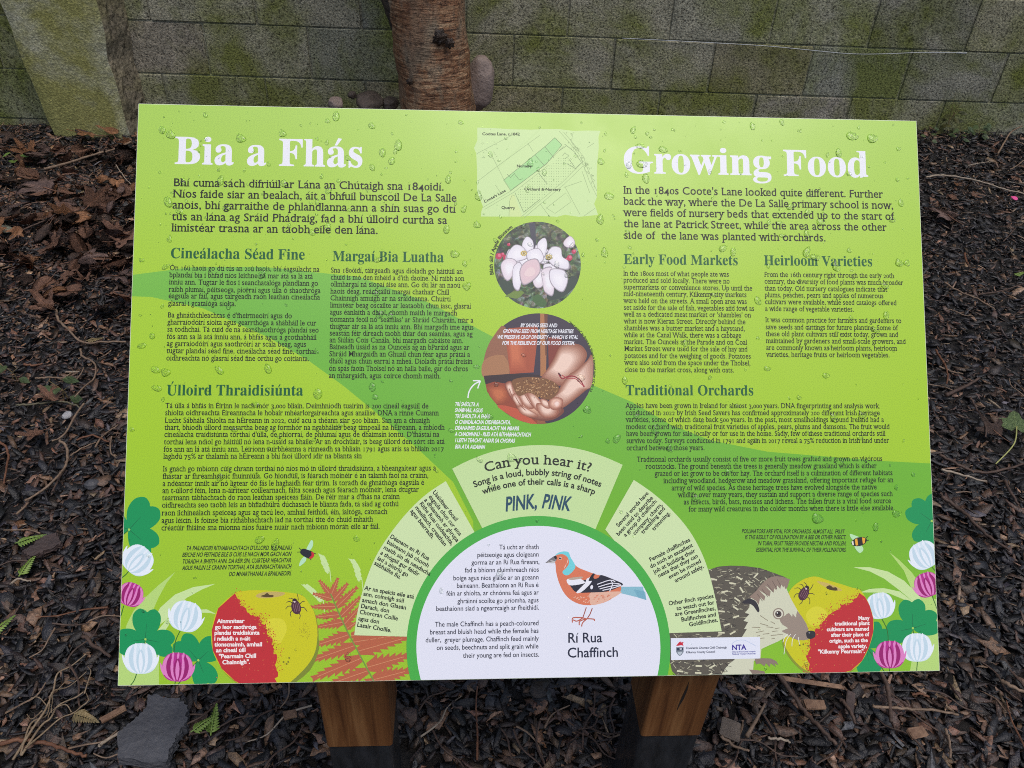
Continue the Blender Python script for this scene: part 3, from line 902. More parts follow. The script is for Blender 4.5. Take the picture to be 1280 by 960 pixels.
def seedling(px, py, y, n, l, w, mat, label, name='seedling', hang=False):
    p0 = Vector(at_y(px, py, y)) if y else G(px, py) + Vector((0, 0, .01))
    e = empty(name, p0); tag(e, label, 'plant')
    bm = bmesh.new()
    for k in range(max(2, n // 3)):
        tube(bm, spline([(0, 0, -.03), (.01 * math.sin(k), -.006, .02), (.03 * math.cos(2.3 * k), -.015, .05 + .02 * k)], 3), .0015, .0008, 5)
    obj('stem', bm, m_fernd, e)
    bm = bmesh.new()
    for k in range(n):
        a = k * 2.4; h = .01 + .075 * k / n
        flat_leaf(bm, Vector((.02 * math.cos(a), -.01 + .008 * math.sin(a), h if not hang else h * 2 - .1)), Vector((math.cos(a), -.5 + .5 * math.sin(a), .35 * math.sin(k))), l * random.uniform(.7, 1.1), w * random.uniform(.7, 1.1), Vector((0, -.5, .86)), .25)
    obj('leaves', bm, mat, e, smooth=True)
seedling(1187, 150, 3.17, 16, .045, .014, m_ivy, 'brownish green weed growing out of the wall joint at right', 'wall_weed', True)
seedling(1195, 178, None, 6, .045, .013, m_seed, 'green seedling with narrow leaves at the foot of the wall', 'seedling')
seedling(1219, 174, None, 6, .04, .018, m_seed, 'pale green seedling with two round leaves by the wall', 'seedling')
seedling(1157, 180, None, 4, .028, .014, m_seed, 'tiny seedling beside the top right corner of the sign', 'seedling')
seedling(28, 212, None, 5, .04, .007, m_fern, 'small tuft of green grass blades in the litter near the pier', 'grass_tuft')
seedling(83, 500, None, 4, .045, .013, m_seed, 'small grey green leaved sprig above the white pebble', 'seedling')
seedling(20, 477, None, 3, .04, .013, m_seed, 'small green leaf sprig near the left picture edge', 'seedling')
# ------------------------------------------------------------------ the sign
PW = 1.12; PH = PW / 1.4142
MP = np.array([[0.99998332, -0.00430491, -0.00385172], [0.0, 0.66679122, -0.74524457], [0.00577651, 0.74523214, 0.66678009]])   # panel axes in the world, columns
def homography(src, dst):
    A = []
    for (x, y), (u, v) in zip(src, dst):
        A.append([x, y, 1, 0, 0, 0, -u * x, -u * y, -u]); A.append([0, 0, 0, x, y, 1, -v * x, -v * y, -v])
    return np.linalg.svd(np.array(A, float))[2][-1].reshape(3, 3)
HM = homography([[175.2, 129.2], [1147.7, 147.8], [1174.7, 835.4], [146.8, 857.6]], [[0, PH], [PW, PH], [PW, 0], [0, 0]])
def S(px, py):           # artwork position on the sign's own plane, metres from its lower left corner
    q = HM @ np.array([px, py, 1.0]); return Vector((q[0] / q[2], q[1] / q[2]))
PXM = 1 / 915.0          # about one photo pixel on the sign

GZ = ground_h(.54, .1)
sign = empty('information_sign', (0.54, 0.08, GZ))
tag(sign, 'large lime green bilingual orchard information sign on two wooden posts', 'sign')
panel_mw = Matrix.Identity(4)
for i in range(3):
    for j in range(3): panel_mw[i][j] = MP[i][j]
PT = 0.008
bm = bmesh.new()
box(bm, (0, 0, -PT), (PW, PH, 0), bevel=.0008, seg=2)
for f in bm.faces:
    f.material_index = 0
m_edge, _, b = principled('panel_white'); b.inputs['Base Color'].default_value = (.78, .86, .62, 1); b.inputs['Roughness'].default_value = .4
panel = obj('panel', bm, m_edge)
panel.parent = sign
panel.matrix_local = Matrix.Translation(-sign.location) @ panel_mw

def plane_z(x, y, n):    # height of the panel's plane, n above its face, over a ground point
    # world = MP @ (u, v, n); solve u, v
    A = MP[:2, :2]; rhs = np.array([x, y]) - MP[:2, 2] * n
    uv = np.linalg.solve(A, rhs)
    return float(MP[2, 0] * uv[0] + MP[2, 1] * uv[1] + MP[2, 2] * n)

m_post, nt, b = principled('oiled_timber')
v = ocoord(nt, (26, 26, 1.3))
g = noise(nt, v, 2.2, 6, .6, .8)
c = ramp(nt, [(.3, (.085, .030, .009)), (.5, (.175, .070, .022)), (.68, (.27, .125, .045))], g).outputs[0]
nt.links.new(c, b.inputs['Base Color']); b.inputs['Roughness'].default_value = .42
bump(nt, b, g, .25, .003)
m_foot, nt, b = principled('black_plastic')
c = ramp(nt, [(.35, (.010, .012, .014)), (.7, (.032, .035, .04))], noise(nt, ocoord(nt, (6, 6, 1.5)), 9, 5)).outputs[0]
nt.links.new(c, b.inputs['Base Color']); b.inputs['Roughness'].default_value = .36
m_crack, _, b = principled('crack'); b.inputs['Base Color'].default_value = (.012, .006, .003, 1); b.inputs['Roughness'].default_value = .9
def rounded(x0, x1, y0, y1, r, n=4):
    out = []
    for cx, cy, a0 in ((x1 - r, y1 - r, 0), (x0 + r, y1 - r, 90), (x0 + r, y0 + r, 180), (x1 - r, y0 + r, 270)):
        for k in range(n + 1):
            a = R(a0 + 90 * k / n); out.append((cx + r * math.cos(a), cy + r * math.sin(a)))
    return out
def make_post(x0, x1, y0, depth, wood_bottom, crack=None):
    cx, cy = (x0 + x1) / 2, y0 + depth / 2
    o = empty('post', (0, 0, 0)); 
    bpy.data.objects.remove(o)
    bm = bmesh.new()
    sec = rounded(x0, x1, y0, y0 + depth, .005)
    zs = [wood_bottom, wood_bottom + .003]
    insets = [.003, 0]
    rings = []
    for z, i in zip(zs, insets):
        rings.append([bm.verts.new((x + (cx - x) * i / .05, y + (cy - y) * i / .05, z)) for x, y in sec])
    rings.append([bm.verts.new((x, y, plane_z(x, y, -PT - .0015))) for x, y in sec])
    n = len(sec)
    for a, b_ in zip(rings, rings[1:]):
        for k in range(n): bm.faces.new((a[k], a[(k + 1) % n], b_[(k + 1) % n], b_[k]))
    bm.faces.new(rings[0][::-1]); bm.faces.new(rings[-1])
    bmesh.ops.translate(bm, verts=bm.verts, vec=(-cx, -cy, -GZ))
    p = obj('post', bm, m_post, sign); p.location = Vector((cx, cy, GZ)) - sign.location
    # foot
    bm = bmesh.new()
    sec = rounded(x0 + .0015, x1 - .0015, y0 + .0015, y0 + depth - .0015, .006)
    rings = [[bm.verts.new((x - cx, y - cy, z - GZ)) for x, y in sec] for z in (GZ - .12, wood_bottom - .001)]
    for k in range(n): bm.faces.new((rings[0][k], rings[0][(k + 1) % n], rings[1][(k + 1) % n], rings[1][k]))
    bm.faces.new(rings[0][::-1]); bm.faces.new(rings[1])
    obj('post_foot', bm, m_foot, p)
    if crack:
        bm = bmesh.new()
        pts = [at_y(px, py, y0) for px, py in crack]
        wd = [.0002, .0016, .0022, .0012, .0002]
        L_ = [bm.verts.new((q[0] - cx - w, y0 - cy - .0006, q[2] - GZ)) for q, w in zip(pts, wd)]
        R_ = [bm.verts.new((q[0] - cx + w, y0 - cy - .0006, q[2] - GZ)) for q, w in zip(pts, wd)]
        for i in range(len(pts) - 1): bm.faces.new((L_[i], R_[i], R_[i + 1], L_[i + 1]))
        obj('crack', bm, m_crack, p)
    return p
wbl = at_y(455, 934, .043)[2]; wbr = at_y(835, 921, .027)[2]
make_post(at_y(394, 855, .043)[0], at_y(484, 855, .043)[0], .043, .098, wbl)
make_post(at_y(820, 847, .027)[0], at_y(901, 847, .027)[0], .027, .098, wbr, [(861, 852), (858, 862), (853, 873), (849, 881), (846, 888)])

# ---- flat artwork -------------------------------------------------------
LAYER = [2.0e-5]
STEP = 2e-6
class Art:
    def __init__(self, name, label=None):
        self.name, self.label = name, label
        self.v, self.f, self.mi, self.mats = [], [], [], []
    def mid(self, mat):
        if mat not in self.mats: self.mats.append(mat)
        return self.mats.index(mat)
    def tris(self, P2, tris, mat, z):
        mi = self.mid(mat)
        for t in tris:
            q = [P2[i] for i in t]
            q = clip(q)
            if len(q) < 3: continue
            a = sum(q[i][0] * q[(i + 1) % len(q)][1] - q[(i + 1) % len(q)][0] * q[i][1] for i in range(len(q)))
            if abs(a) < 1e-12: continue
            if a < 0: q = q[::-1]
            b0 = len(self.v)
            self.v += [(x, y, z) for x, y in q]
            self.f.append(tuple(range(b0, b0 + len(q)))); self.mi.append(mi)
    def poly(self, pts, c, smooth=0, same=False, rough=.38, mm=False):
        """pts in photo pixels (or metres on the sign if mm); c an sRGB ink or a material"""
        if not same: LAYER[0] += STEP
        P2 = [tuple(p) for p in pts] if mm else [tuple(S(*p)) for p in pts]
        if smooth:
            P2 = [(q.x, q.y) for q in spline([(x, y, 0) for x, y in P2], smooth, True)]
        tr = tessellate_polygon([[Vector((x, y, 0)) for x, y in P2]])
        self.tris(P2, tr, ink(c, rough) if isinstance(c, tuple) else c, LAYER[0])
    def line(self, pts, w, c, smooth=0, same=False, w1=None):
        if not same: LAYER[0] += STEP
        P2 = [Vector((*S(*p), 0)) for p in pts]
        if smooth: P2 = spline(P2, smooth)
        w1 = w if w1 is None else w1
        L, Rr = [], []
        for i, p in enumerate(P2):
            d = (P2[min(i + 1, len(P2) - 1)] - P2[max(i - 1, 0)]).normalized(); nrm = Vector((-d.y, d.x, 0))
            ww = (w + (w1 - w) * i / (len(P2) - 1)) * PXM / 2
            L.append(p + nrm * ww); Rr.append(p - nrm * ww)
        P = [(q.x, q.y) for q in L + Rr]; n = len(L)
        tr = []
        for i in range(n - 1): tr += [(i, n + i, n + i + 1), (i, n + i + 1, i + 1)]
        self.tris(P, tr, ink(c) if isinstance(c, tuple) else c, LAYER[0])
    def soft(self, pts, c0, c1, n=6, f=.55, off=(0, 0), sm=4, cl=None):
        """nested shapes running from c0 at the rim to c1 inside, as a printed photograph shades"""
        cx = sum(p[0] for p in pts) / len(pts); cy = sum(p[1] for p in pts) / len(pts)
        for k in range(n):
            t = k / (n - 1); s = 1 - (1 - f) * t
            P = [(cx + (x - cx) * s + off[0] * t, cy + (y - cy) * s + off[1] * t) for x, y in pts]
            self.poly(cl(P) if cl else P, tuple(round(a + (b_ - a) * t) for a, b_ in zip(c0, c1)), sm)
    def disc(self, c0, rx, c, ry=None, rot=0, n=40, same=False):
        ry = ry or rx; a = R(rot)
        self.poly([(c0[0] + rx * math.cos(t) * math.cos(a) - ry * math.sin(t) * math.sin(a), c0[1] + rx * math.cos(t) * math.sin(a) + ry * math.sin(t) * math.cos(a)) for t in [2 * math.pi * k / n for k in range(n)]], c, same=same)
    def build(self, parent=None, label=None):
        me = bpy.data.meshes.new(self.name)
        me.from_pydata(self.v, [], self.f)
        for m in self.mats: me.materials.append(m)
        me.polygons.foreach_set('material_index', self.mi)
        me.update()
        o = link(bpy.data.objects.new(self.name, me), parent or panel)
        if label or self.label: o['label'] = label or self.label
        return o
EPS = .0009
def clip(q):
    for ax, lim, sg in ((0, EPS, 1), (0, PW - EPS, -1), (1, EPS, 1), (1, PH - EPS, -1)):
        if all((p[ax] - lim) * sg >= 0 for p in q): continue
        out = []
        for i, a in enumerate(q):
            b_ = q[(i + 1) % len(q)]
            ia, ib = (a[ax] - lim) * sg >= 0, (b_[ax] - lim) * sg >= 0
            if ia: out.append(a)
            if ia != ib:
                t = (lim - a[ax]) / (b_[ax] - a[ax])
                out.append((a[0] + (b_[0] - a[0]) * t, a[1] + (b_[1] - a[1]) * t))
        q = out
        if len(q) < 3: return []
    return q

# ---- lettering ----------------------------------------------------------
def serif_map(ch):
    if 'A' <= ch <= 'Z': return chr(0x1D400 + ord(ch) - 65)
    if 'a' <= ch <= 'z': return chr(0x1D41A + ord(ch) - 97)
    if '0' <= ch <= '9': return chr(0x1D7CE + ord(ch) - 48)
    return ch
ACUTE = {'á': 'a', 'é': 'e', 'í': 'i', 'ó': 'o', 'ú': 'u', 'Á': 'A', 'É': 'E', 'Í': 'I', 'Ó': 'O', 'Ú': 'U'}
GL = {}
def build_glyphs(style, font, chars, offset):
    """outline of every character and its advance, from Blender's own built-in lettering"""
    tmp = []
    def txt(s):
        c = bpy.data.curves.new('t', 'FONT'); c.body = s; c.size = 1; c.resolution_u = 3; c.offset = offset; c.fill_mode = 'BOTH'
        o = bpy.data.objects.new('t', c); COL.objects.link(o); tmp.append(o); return o
    items = {}
    for ch in chars:
        b0 = ACUTE.get(ch, ch); g = serif_map(b0) if font == 'serif' else b0
        items[ch] = (txt(g), txt(g + 'H'))
    h = txt('H'); hc = txt(serif_map('H') if font == 'serif' else 'H'); xc = txt(serif_map('x') if font == 'serif' else 'x')
    bpy.context.view_layer.update()
    dg = bpy.context.evaluated_depsgraph_get()
    def geo(o):
        e = o.evaluated_get(dg); me = e.to_mesh(); 
        if me is None: return np.zeros((0, 2)), []
        V = np.array([v.co[:2] for v in me.vertices]) if len(me.vertices) else np.zeros((0, 2))
        Fs = [tuple(p.vertices) for p in me.polygons]
        e.to_mesh_clear(); return V, Fs
    hx = geo(h)[0][:, 0].max(); cap = geo(hc)[0][:, 1].max(); xh = geo(xc)[0][:, 1].max()
    out = {}
    for ch, (a, b_) in items.items():
        V, Fs = geo(a); V2, _ = geo(b_)
        adv = V2[:, 0].max() - hx
        if font == 'slab' and len(V) and (ch.isalpha() or ch == '1'):
            cnt = {}
            for f in Fs:
                for i in range(len(f)):
                    e = (f[i], f[(i + 1) % len(f)]); k = (min(e), max(e)); cnt.setdefault(k, []).append(e)
            ext, hgt = .062, .078
            for k, es in cnt.items():
                if len(es) != 1: continue
                (x0, y0), (x1, y1) = V[es[0][0]], V[es[0][1]]
                if abs(y0 - y1) > .004 or not (.035 < abs(x1 - x0) < .16): continue
                y = (y0 + y1) / 2; xa, xb = min(x0, x1), max(x0, x1); bottom = x1 > x0      # faces wind anticlockwise
                if ch in 'tceszgaC' + 'GS' and not (ch == 'a' and bottom): continue
                if ch == 'a': r_ = (xb - .01, xb + ext, y, y + hgt)
                elif bottom:
                    if y > .1 * cap: continue
                    if ch in 'u' : r_ = (xa, xb + ext, y, y + hgt)
                    else: r_ = (xa - ext, xb + ext, y, y + hgt)
                else:
                    if y < xh * .9 or (ch in 'fEF' ): continue
                    if ch.islower() and ch not in 'vwxyk': r_ = (xa - ext, xb, y - hgt, y)
                    else: r_ = (xa - ext, xb + ext, y - hgt, y)
                n0 = len(V); V = np.concatenate([V, np.array([(r_[0], r_[2]), (r_[1], r_[2]), (r_[1], r_[3]), (r_[0], r_[3])])])
                Fs = Fs + [(n0, n0 + 1, n0 + 2, n0 + 3)]
            adv += .012
        if ch in ACUTE and len(V):
            if ch == 'í':       # take the dot off
                par = list(range(len(V)))
                def find(i):
                    while par[i] != i: par[i] = par[par[i]]; i = par[i]
                    return i
                for f in Fs:
                    for i in f[1:]: par[find(i)] = find(f[0])
                lo = {}
                for i in range(len(V)): r = find(i); lo[r] = min(lo.get(r, 9), V[i, 1])
                Fs = [f for f in Fs if lo[find(f[0])] < xh * .8]
            used = sorted({i for f in Fs for i in f}); cx = (V[used, 0].min() + V[used, 0].max()) / 2
            top = (cap if ch.isupper() else xh) + .035
            w = .05 if font == 'serif' else .035
            ac = np.array([(cx - .055, top), (cx - .055 + w * 1.3, top), (cx + .13, top + .175), (cx + .13 - w * 1.9, top + .19)])
            n0 = len(V); V = np.concatenate([V, ac]); Fs = Fs + [(n0, n0 + 1, n0 + 2, n0 + 3)]
        if font in ('serif', 'slab') and ch.isdigit():       # text figures
            y = V[:, 1]
            if ch in '012': V[:, 1] = y * (xh * 1.06 / cap); V[:, 0] *= .94; adv *= .94
            elif ch in '34579': V[:, 1] = y * .92 - .2 * cap
        tri = []
        for f in Fs:
            for k in range(1, len(f) - 1): tri.append((f[0], f[k], f[k + 1]))
        out[ch] = (V, np.array(tri, int).reshape(-1, 3), adv)
    for o in tmp:
        c = o.data; bpy.data.objects.remove(o); bpy.data.curves.remove(c)
    GL[style] = (out, cap, xh)
ALL = "ABCDEFGHIJKLMNOPQRSTUVWXYZabcdefghijklmnopqrstuvwxyzáéíóúÁÉÍÓÚ0123456789 .,:-?%&'\"/()"
build_glyphs('title', 'serif', ALL, 0.006)
build_glyphs('body', 'slab', ALL, 0.012)
build_glyphs('sans', 'sans', ALL, 0.012)
build_glyphs('sansb', 'sans', ALL, 0.026)
build_glyphs('sansx', 'sans', ALL, 0.034)

class Text:
    """a block of lettering: one mesh"""
    def __init__(self, name, style, colour, cap_px, xk=1.0, shear=0.0, rough=.45):
        self.name, self.style, self.c, self.cap = name, style, colour, cap_px
        self.xk, self.shear, self.rough = xk, shear, rough
        self.V, self.F, self.n = [], [], 0
        LAYER[0] += STEP; self.z = LAYER[0] + 4e-6
    def layout(self, s):
        gl, cap, xh = GL[self.style]; x = 0; out = []
        for ch in s:
            V, T, adv = gl[ch]
            if len(V):
                V = V.copy(); y = V[:, 1]
                if self.xk != 1 and (ch.islower()):
                    asc = cap * 1.04
                    acc = ch in ACUTE and np.arange(len(y)) >= len(y) - 4
                    y2 = np.where(y <= xh, y * self.xk, np.where(y < asc, xh * self.xk + (y - xh) * (asc - xh * self.xk) / (asc - xh), y)); V[:, 1] = np.where(y > 0, np.where(acc, y + xh * (self.xk - 1) * .9, y2), y)
                if self.shear: V[:, 0] += V[:, 1] * self.shear
            out.append((x, V, T)); x += adv
        return out, x, cap
    def width(self, s, size_m):
        _, w, cap = self.layout(s); return w * size_m / cap
    def emit(self, P, T):
        self.V.append(P); self.F.append(T + self.n); self.n += len(P)
    def at(self, s, start, end, cap=None):
        """start and end in photo pixels, baseline"""
        A, B = S(*start), S(*end)
        d = B - A; L = d.length; d = d / L; nrm = Vector((-d.y, d.x))
        out, w, capu = self.layout(s)
        sy = (cap or self.cap) * PXM / capu; sx = L / w
        for x, V, T in out:
            if not len(V): continue
            P = np.stack([A.x + d.x * (x + V[:, 0]) * sx + nrm.x * V[:, 1] * sy, A.y + d.y * (x + V[:, 0]) * sx + nrm.y * V[:, 1] * sy], 1)
            self.emit(P, T)
        return self
    def level(self, s, start, xend, cap=None):
        """a baseline level on the sign"""
        A = S(*start); y = start[1]
        for _ in range(5):
            B = S(xend, y); y += (B.y - A.y) / PXM
        return self.at(s, start, (xend, y), cap)
    def arc(self, s, c, r, a0, a1, cap=None, inward=False):
        """round a circle: angles in degrees, clockwise from the top of the picture"""
        out, w, capu = self.layout(s)
        C0 = S(*c); rm = r * PXM; sy = (cap or self.cap) * PXM / capu
        L = abs(R(a1 - a0)) * rm; sx = L / w
        for x, V, T in out:
            if not len(V): continue
            xc = x + (V[:, 0].min() + V[:, 0].max()) / 2
            a = R(a0) + (R(a1) - R(a0)) * xc / w
            lx = (V[:, 0] - (xc - x)) * sx; ly = V[:, 1] * sy
            ux, uy = math.sin(a), math.cos(a); tx, ty = math.cos(a), -math.sin(a)
            P = np.stack([C0.x + ux * (rm + ly) + tx * lx, C0.y + uy * (rm + ly) + ty * lx], 1)
            self.emit(P, T)
        return self
    def build(self, parent=None, label=None):
        V = np.concatenate(self.V); F = np.concatenate(self.F)
        a = V[F[:, 0]]; b_ = V[F[:, 1]]; c = V[F[:, 2]]
        ar = (b_[:, 0] - a[:, 0]) * (c[:, 1] - a[:, 1]) - (b_[:, 1] - a[:, 1]) * (c[:, 0] - a[:, 0])
        F[ar < 0] = F[ar < 0][:, ::-1]; F = F[np.abs(ar) > 1e-14]
        me = bpy.data.meshes.new(self.name)
        me.from_pydata([(x, y, self.z) for x, y in V], [], F.tolist())
        me.materials.append(ink(self.c, self.rough)); me.update()
        o = link(bpy.data.objects.new(self.name, me), parent or panel)
        if label: o['label'] = label
        return o
INKC = (8, 16, 4); HEADC = (0, 92, 44); WHITE = (240, 242, 246)
def block(name, z, lines, style='body', colour=INKC, cap=6.6, xk=1.11, right=False, build=True):
    t = Text(name, style, colour, cap, xk)
    for s, x, y, x1 in lines:
        (p,) = z([(x, y)]); (q,) = z([(x1, y)])
        t.level(s, p, q[0])
    return t.build()
def para(z, x0, x1, ys, rows):
    n = len(rows)
    return [(s, x0 + (x1 - x0) * i / max(n - 1, 1), y, e) for i, ((s, e), y) in enumerate(zip(rows, ys))]

# background print
LIME = (166, 207, 48); MIDG = (122, 194, 62); LOWG = (150, 203, 40)
def blend(name, stops):      # a colour blend by height on the sign, less saturated towards the top
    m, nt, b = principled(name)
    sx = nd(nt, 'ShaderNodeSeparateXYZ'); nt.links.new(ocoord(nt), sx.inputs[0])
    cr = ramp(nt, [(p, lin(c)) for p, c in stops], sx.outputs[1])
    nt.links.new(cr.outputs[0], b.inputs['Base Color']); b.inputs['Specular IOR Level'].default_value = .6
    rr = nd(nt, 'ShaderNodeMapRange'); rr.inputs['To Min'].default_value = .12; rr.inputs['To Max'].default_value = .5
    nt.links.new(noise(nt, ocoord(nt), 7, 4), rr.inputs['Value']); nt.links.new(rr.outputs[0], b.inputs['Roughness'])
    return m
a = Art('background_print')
a.poly([(100, 60), (1250, 60), (1250, 920), (100, 920)], blend('lime_blend', [(.05, (156, 200, 26)), (.35, (167, 209, 32)), (.55, (171, 212, 50)), (.78, (173, 214, 86))]))
low = [(148, 346), (240, 334), (330, 333), (450, 345), (540, 378), (605, 413), (680, 452), (743, 480), (790, 500), (840, 529), (889, 548), (960, 562), (1037, 568), (1100, 573), (1185, 577), (1195, 900), (600, 900), (592, 650), (567, 601), (518, 555), (469, 513), (430, 481), (387, 450), (337, 421), (255, 385), (190, 371), (148, 370)]
m_green = blend('green_blend', [(.02, (138, 196, 28)), (.25, (112, 184, 36)), (.45, (112, 186, 58)), (.6, (128, 196, 76))])
a.poly(low, m_green)
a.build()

# headings and text
BASE = LAYER[0]
zA, zB, zC, zD = Zm(190, 290, 3.048), Zm(190, 470, 3.048), Zm(770, 290, 3.368), Zm(770, 470, 3.368)
z1, z2 = Zm(0, 0, 2), Zm(640, 0, 2)
ident = Zm(0, 0, 1)
Text('title_text', 'title', WHITE, 35.5, 1.08).level('Bia a Fhás', (219.5, 204.5), 457).build()
Text('title_text', 'title', WHITE, 35.5, 1.08).level('Growing Food', (780, 214), 1088).build()
def heading(s, z, x, y, e, cap=13.2):
    (p,) = z([(x, y)]); (q,) = z([(e, y)])
    Text('heading_text', 'title', HEADC, cap, 1.08).level(s, p, q[0]).build()
heading('Cineálacha Séad Fine', zA, 75, 99, 588); heading('Margaí Bia Luatha', zA, 692, 108, 1117)
heading('Úlloird Thraidisiúnta', zB, 58, 73, 580); heading('Early Food Markets', zC, 37, 128, 520)
heading('Heirloom Varieties', zC, 627, 131, 1086); heading('Traditional Orchards', zD, 44, 74, 584)
block('intro_text', z1, para(z1, 437, 432, (465, 493, 521, 550, 578), [('Bhí cuma sách difriúil ar Lána an Chútaigh sna 1840idí.', 1114), ('Níos faide siar an bealach, áit a bhfuil bunscoil De La Salle', 1146), ('anois, bhí garraithe de phlandlanna ann a shín suas go dtí', 1143), ('tús an lána ag Sráid Phádraig, fad a bhí úlloird curtha sa', 1122), ('limistéar trasna ar an taobh eile den lána.', 949)]), cap=10.2)
block('intro_text', z2, para(z2, 282, 283, (480, 508, 536, 564, 593), [("In the 1840s Coote's Lane looked quite different. Further", 931), ('back the way, where the De La Salle primary school is now,', 957), ('were fields of nursery beds that extended up to the start of', 958), ('the lane at Patrick Street, while the area across the other', 940), ('side of  the lane was planted with orchards.', 788)]), cap=10.2)
block('body_text', zA, para(zA, 72, 66, (145, 172, 199, 227, 252, 280), [('Ón 16ú haois go dtí tús an 20ú haois, bhí éagsúlacht na', 643), ('bplandaí bia i bhfad níos leithne ná mar atá sa lá atá', 618), ('inniu ann. Tugtar le fios i seanchatalóga plandlann go', 638), ('raibh plumaí, péitseoga, piorraí agus úlla ó shaothróga', 647), ('éagsúla ar fáil, agus tairgeadh raon leathan cineálacha', 645), ('glasraí i gcatalóga síolta.', 325)])
      + para(zA, 64, 58, (325, 352, 379, 407, 434, 461, 489), [("Ba ghnáthchleachtas é d'fheirmeoirí agus do", 538), ('gharraíodóirí síolta agus gearrthóga a shábháil le cur', 630), ('sa todhchaí. Tá cuid de na seanshaothróga plandaí seo', 640), ('fós ann sa lá atá inniu ann, á bhfás agus á gcothabháil', 631), ('ag garraíodóirí agus saothróirí ar scála beag, agus', 592), ('tugtar plandaí séad fine, cineálacha séad fine, torthaí', 628), ('oidhreachta nó glasraí séad fine orthu go coitianta.', 603)]))
block('body_text', zA, para(zA, 686, 677, (152, 179, 205, 232, 258, 285, 312, 339, 366, 392, 418, 444, 471, 498, 526, 554), [('Sna 1800idí, táirgeadh agus díoladh go háitiúil an', 1189), ("chuid is mó den mhéid a d'ith daoine. Ní raibh aon", 1195), ('ollmhargaí ná siopaí áise ann. Go dtí lár an naoú', 1180), ('haois déag, reáchtáiltí margaí chathair Chill', 1137), ('Chainnigh amuigh ar na sráideanna. Chuirtí', 1143), ('limistéar beag oscailte ar leataobh chun iasc, glasraí', 1220), ('agus éanlaith a dhíol, chomh maith le margadh', 1167), ("tiomanta feoil nó 'seamlas' ar Shráid Chiaráin, mar a", 1229), ('thugtar air sa lá atá inniu ann. Bhí margadh ime agus', 1230), ('seastán féir díreach taobh thiar den seamlas, agus ag', 1226), ('an Siúlán Cois Canála, bhí margadh cabáiste ann.', 1190), ('Baineadh úsáid as na Ouncels ag an bParáid agus ar', 1213), ('Shráid Mhargaidh an Ghuail chun féar agus prátaí a', 1216), ('dhíol agus chun earraí a mheá. Díoladh prátaí freisin', 1225), ('ón spás faoin Tholsel nó an halla baile, gar do chros', 1208), ('an mhargaidh, agus coirce chomh maith.', 1104)]))
block('body_text', zB, para(zB, 54, 46, (122, 149, 178, 205, 232, 260, 288, 315), [('Tá úlla á bhfás in Éirinn le nach mór 3,000 bliain. Deimhníodh tuairim is 200 cineál éagsúil de', 1057), ('shíolta oidhreachta Éireannacha le hobair mhéarlorgaireachta agus anailíse DNA a rinne Cumann', 1096), ('Lucht Sábhála Shíolta na hÉireann in 2022, cuid acu a théann siar 500 bliain. San am a chuaigh', 1062), ('thart, bhíodh úllord measartha beag ag formhór na ngabháltas beag timpeall na hÉireann, a mbíodh', 1118), ("cineálacha traidisiúnta torthaí d'úlla, de phiorraí, de phlumaí agus de dhaimsín iontu. D'fhástaí na", 1098), ('torthaí lena ndíol go háitiúil nó lena n-úsáid sa bhaile. Ar an drochuair, is beag úllord den sórt sin atá', 1118), ('fós ann an lá atá inniu ann. Léiríonn suirbhéanna a rinneadh sa bhliain 1791 agus arís sa bhliain 2017', 1115), ('laghdú 75% ar thalamh na hÉireann a bhí faoi úllord idir na blianta sin', 802)])
      + para(zB, 44, 37, (363, 391, 419, 446, 473, 501, 531, 560, 588), [('Is gnách go mbíonn cúig chrann torthaí nó níos mó in úlloird thraidisiúnta, a bheangaítear agus a', 1085), ('fhástar ar fhréamhstoic fhuinniúla. Go hiondúil, is féarach móinéir é an talamh faoi na crainn,', 1056), ('a ndéantar innilt air nó ligtear dó fás le haghaidh féar tirim. Is toradh de ghnáthóga éagsúla é', 1040), ('an t-úllord féin, lena n-áirítear coillearnach, fálta sceach agus féarach móinéir, lena dtugtar', 1019), ("tearmann tábhachtach do raon leathan speiceas fiáin. De réir mar a d'fhás na crainn", 946), ('oidhreachta seo taobh leis an bhfiadhúlra dúchasach le blianta fada, tá siad ag cothú', 942), ('raon ilchineálach speiceas agus ag tacú leo, amhail feithidí, éin, ialtóga, caonach', 899), ('agus léicin. Is foinse bia ríthábhachtach iad na torthaí tite do chuid mhaith', 844), ('créatúir fhiáine sna míonna níos fuaire nuair nach mbíonn mórán eile ar fáil.', 870)]))
block('body_text', zC, para(zC, 36, 40, (177, 206, 235, 263, 292, 321, 349, 378, 407, 436, 465, 494, 524, 553, 583), [('In the 1800s most of what people ate was', 481), ('produced and sold locally. There were no', 484), ('supermarkets or convenience stores. Up until the', 579), ('mid-nineteenth century, Kilkenny city markets', 555), ('were held on the streets. A small open area was', 556), ('set aside for the sale of fish, vegetables and fowl as', 587), ("well as a dedicated meat market or 'shambles' on", 573), ('what is now Kieran Street. Directly behind the', 550), ('shambles was a butter market and a haystand,', 547), ('while at the Canal Walk, there was a cabbage', 532), ('market. The Ouncels at the Parade and on Coal', 556), ('Market Street were used for the sale of hay and', 558), ('potatoes and for the weighing of goods. Potatoes', 572), ('were also sold from the space under the Tholsel,', 570), ('close to the market cross, along with oats.', 501)]))
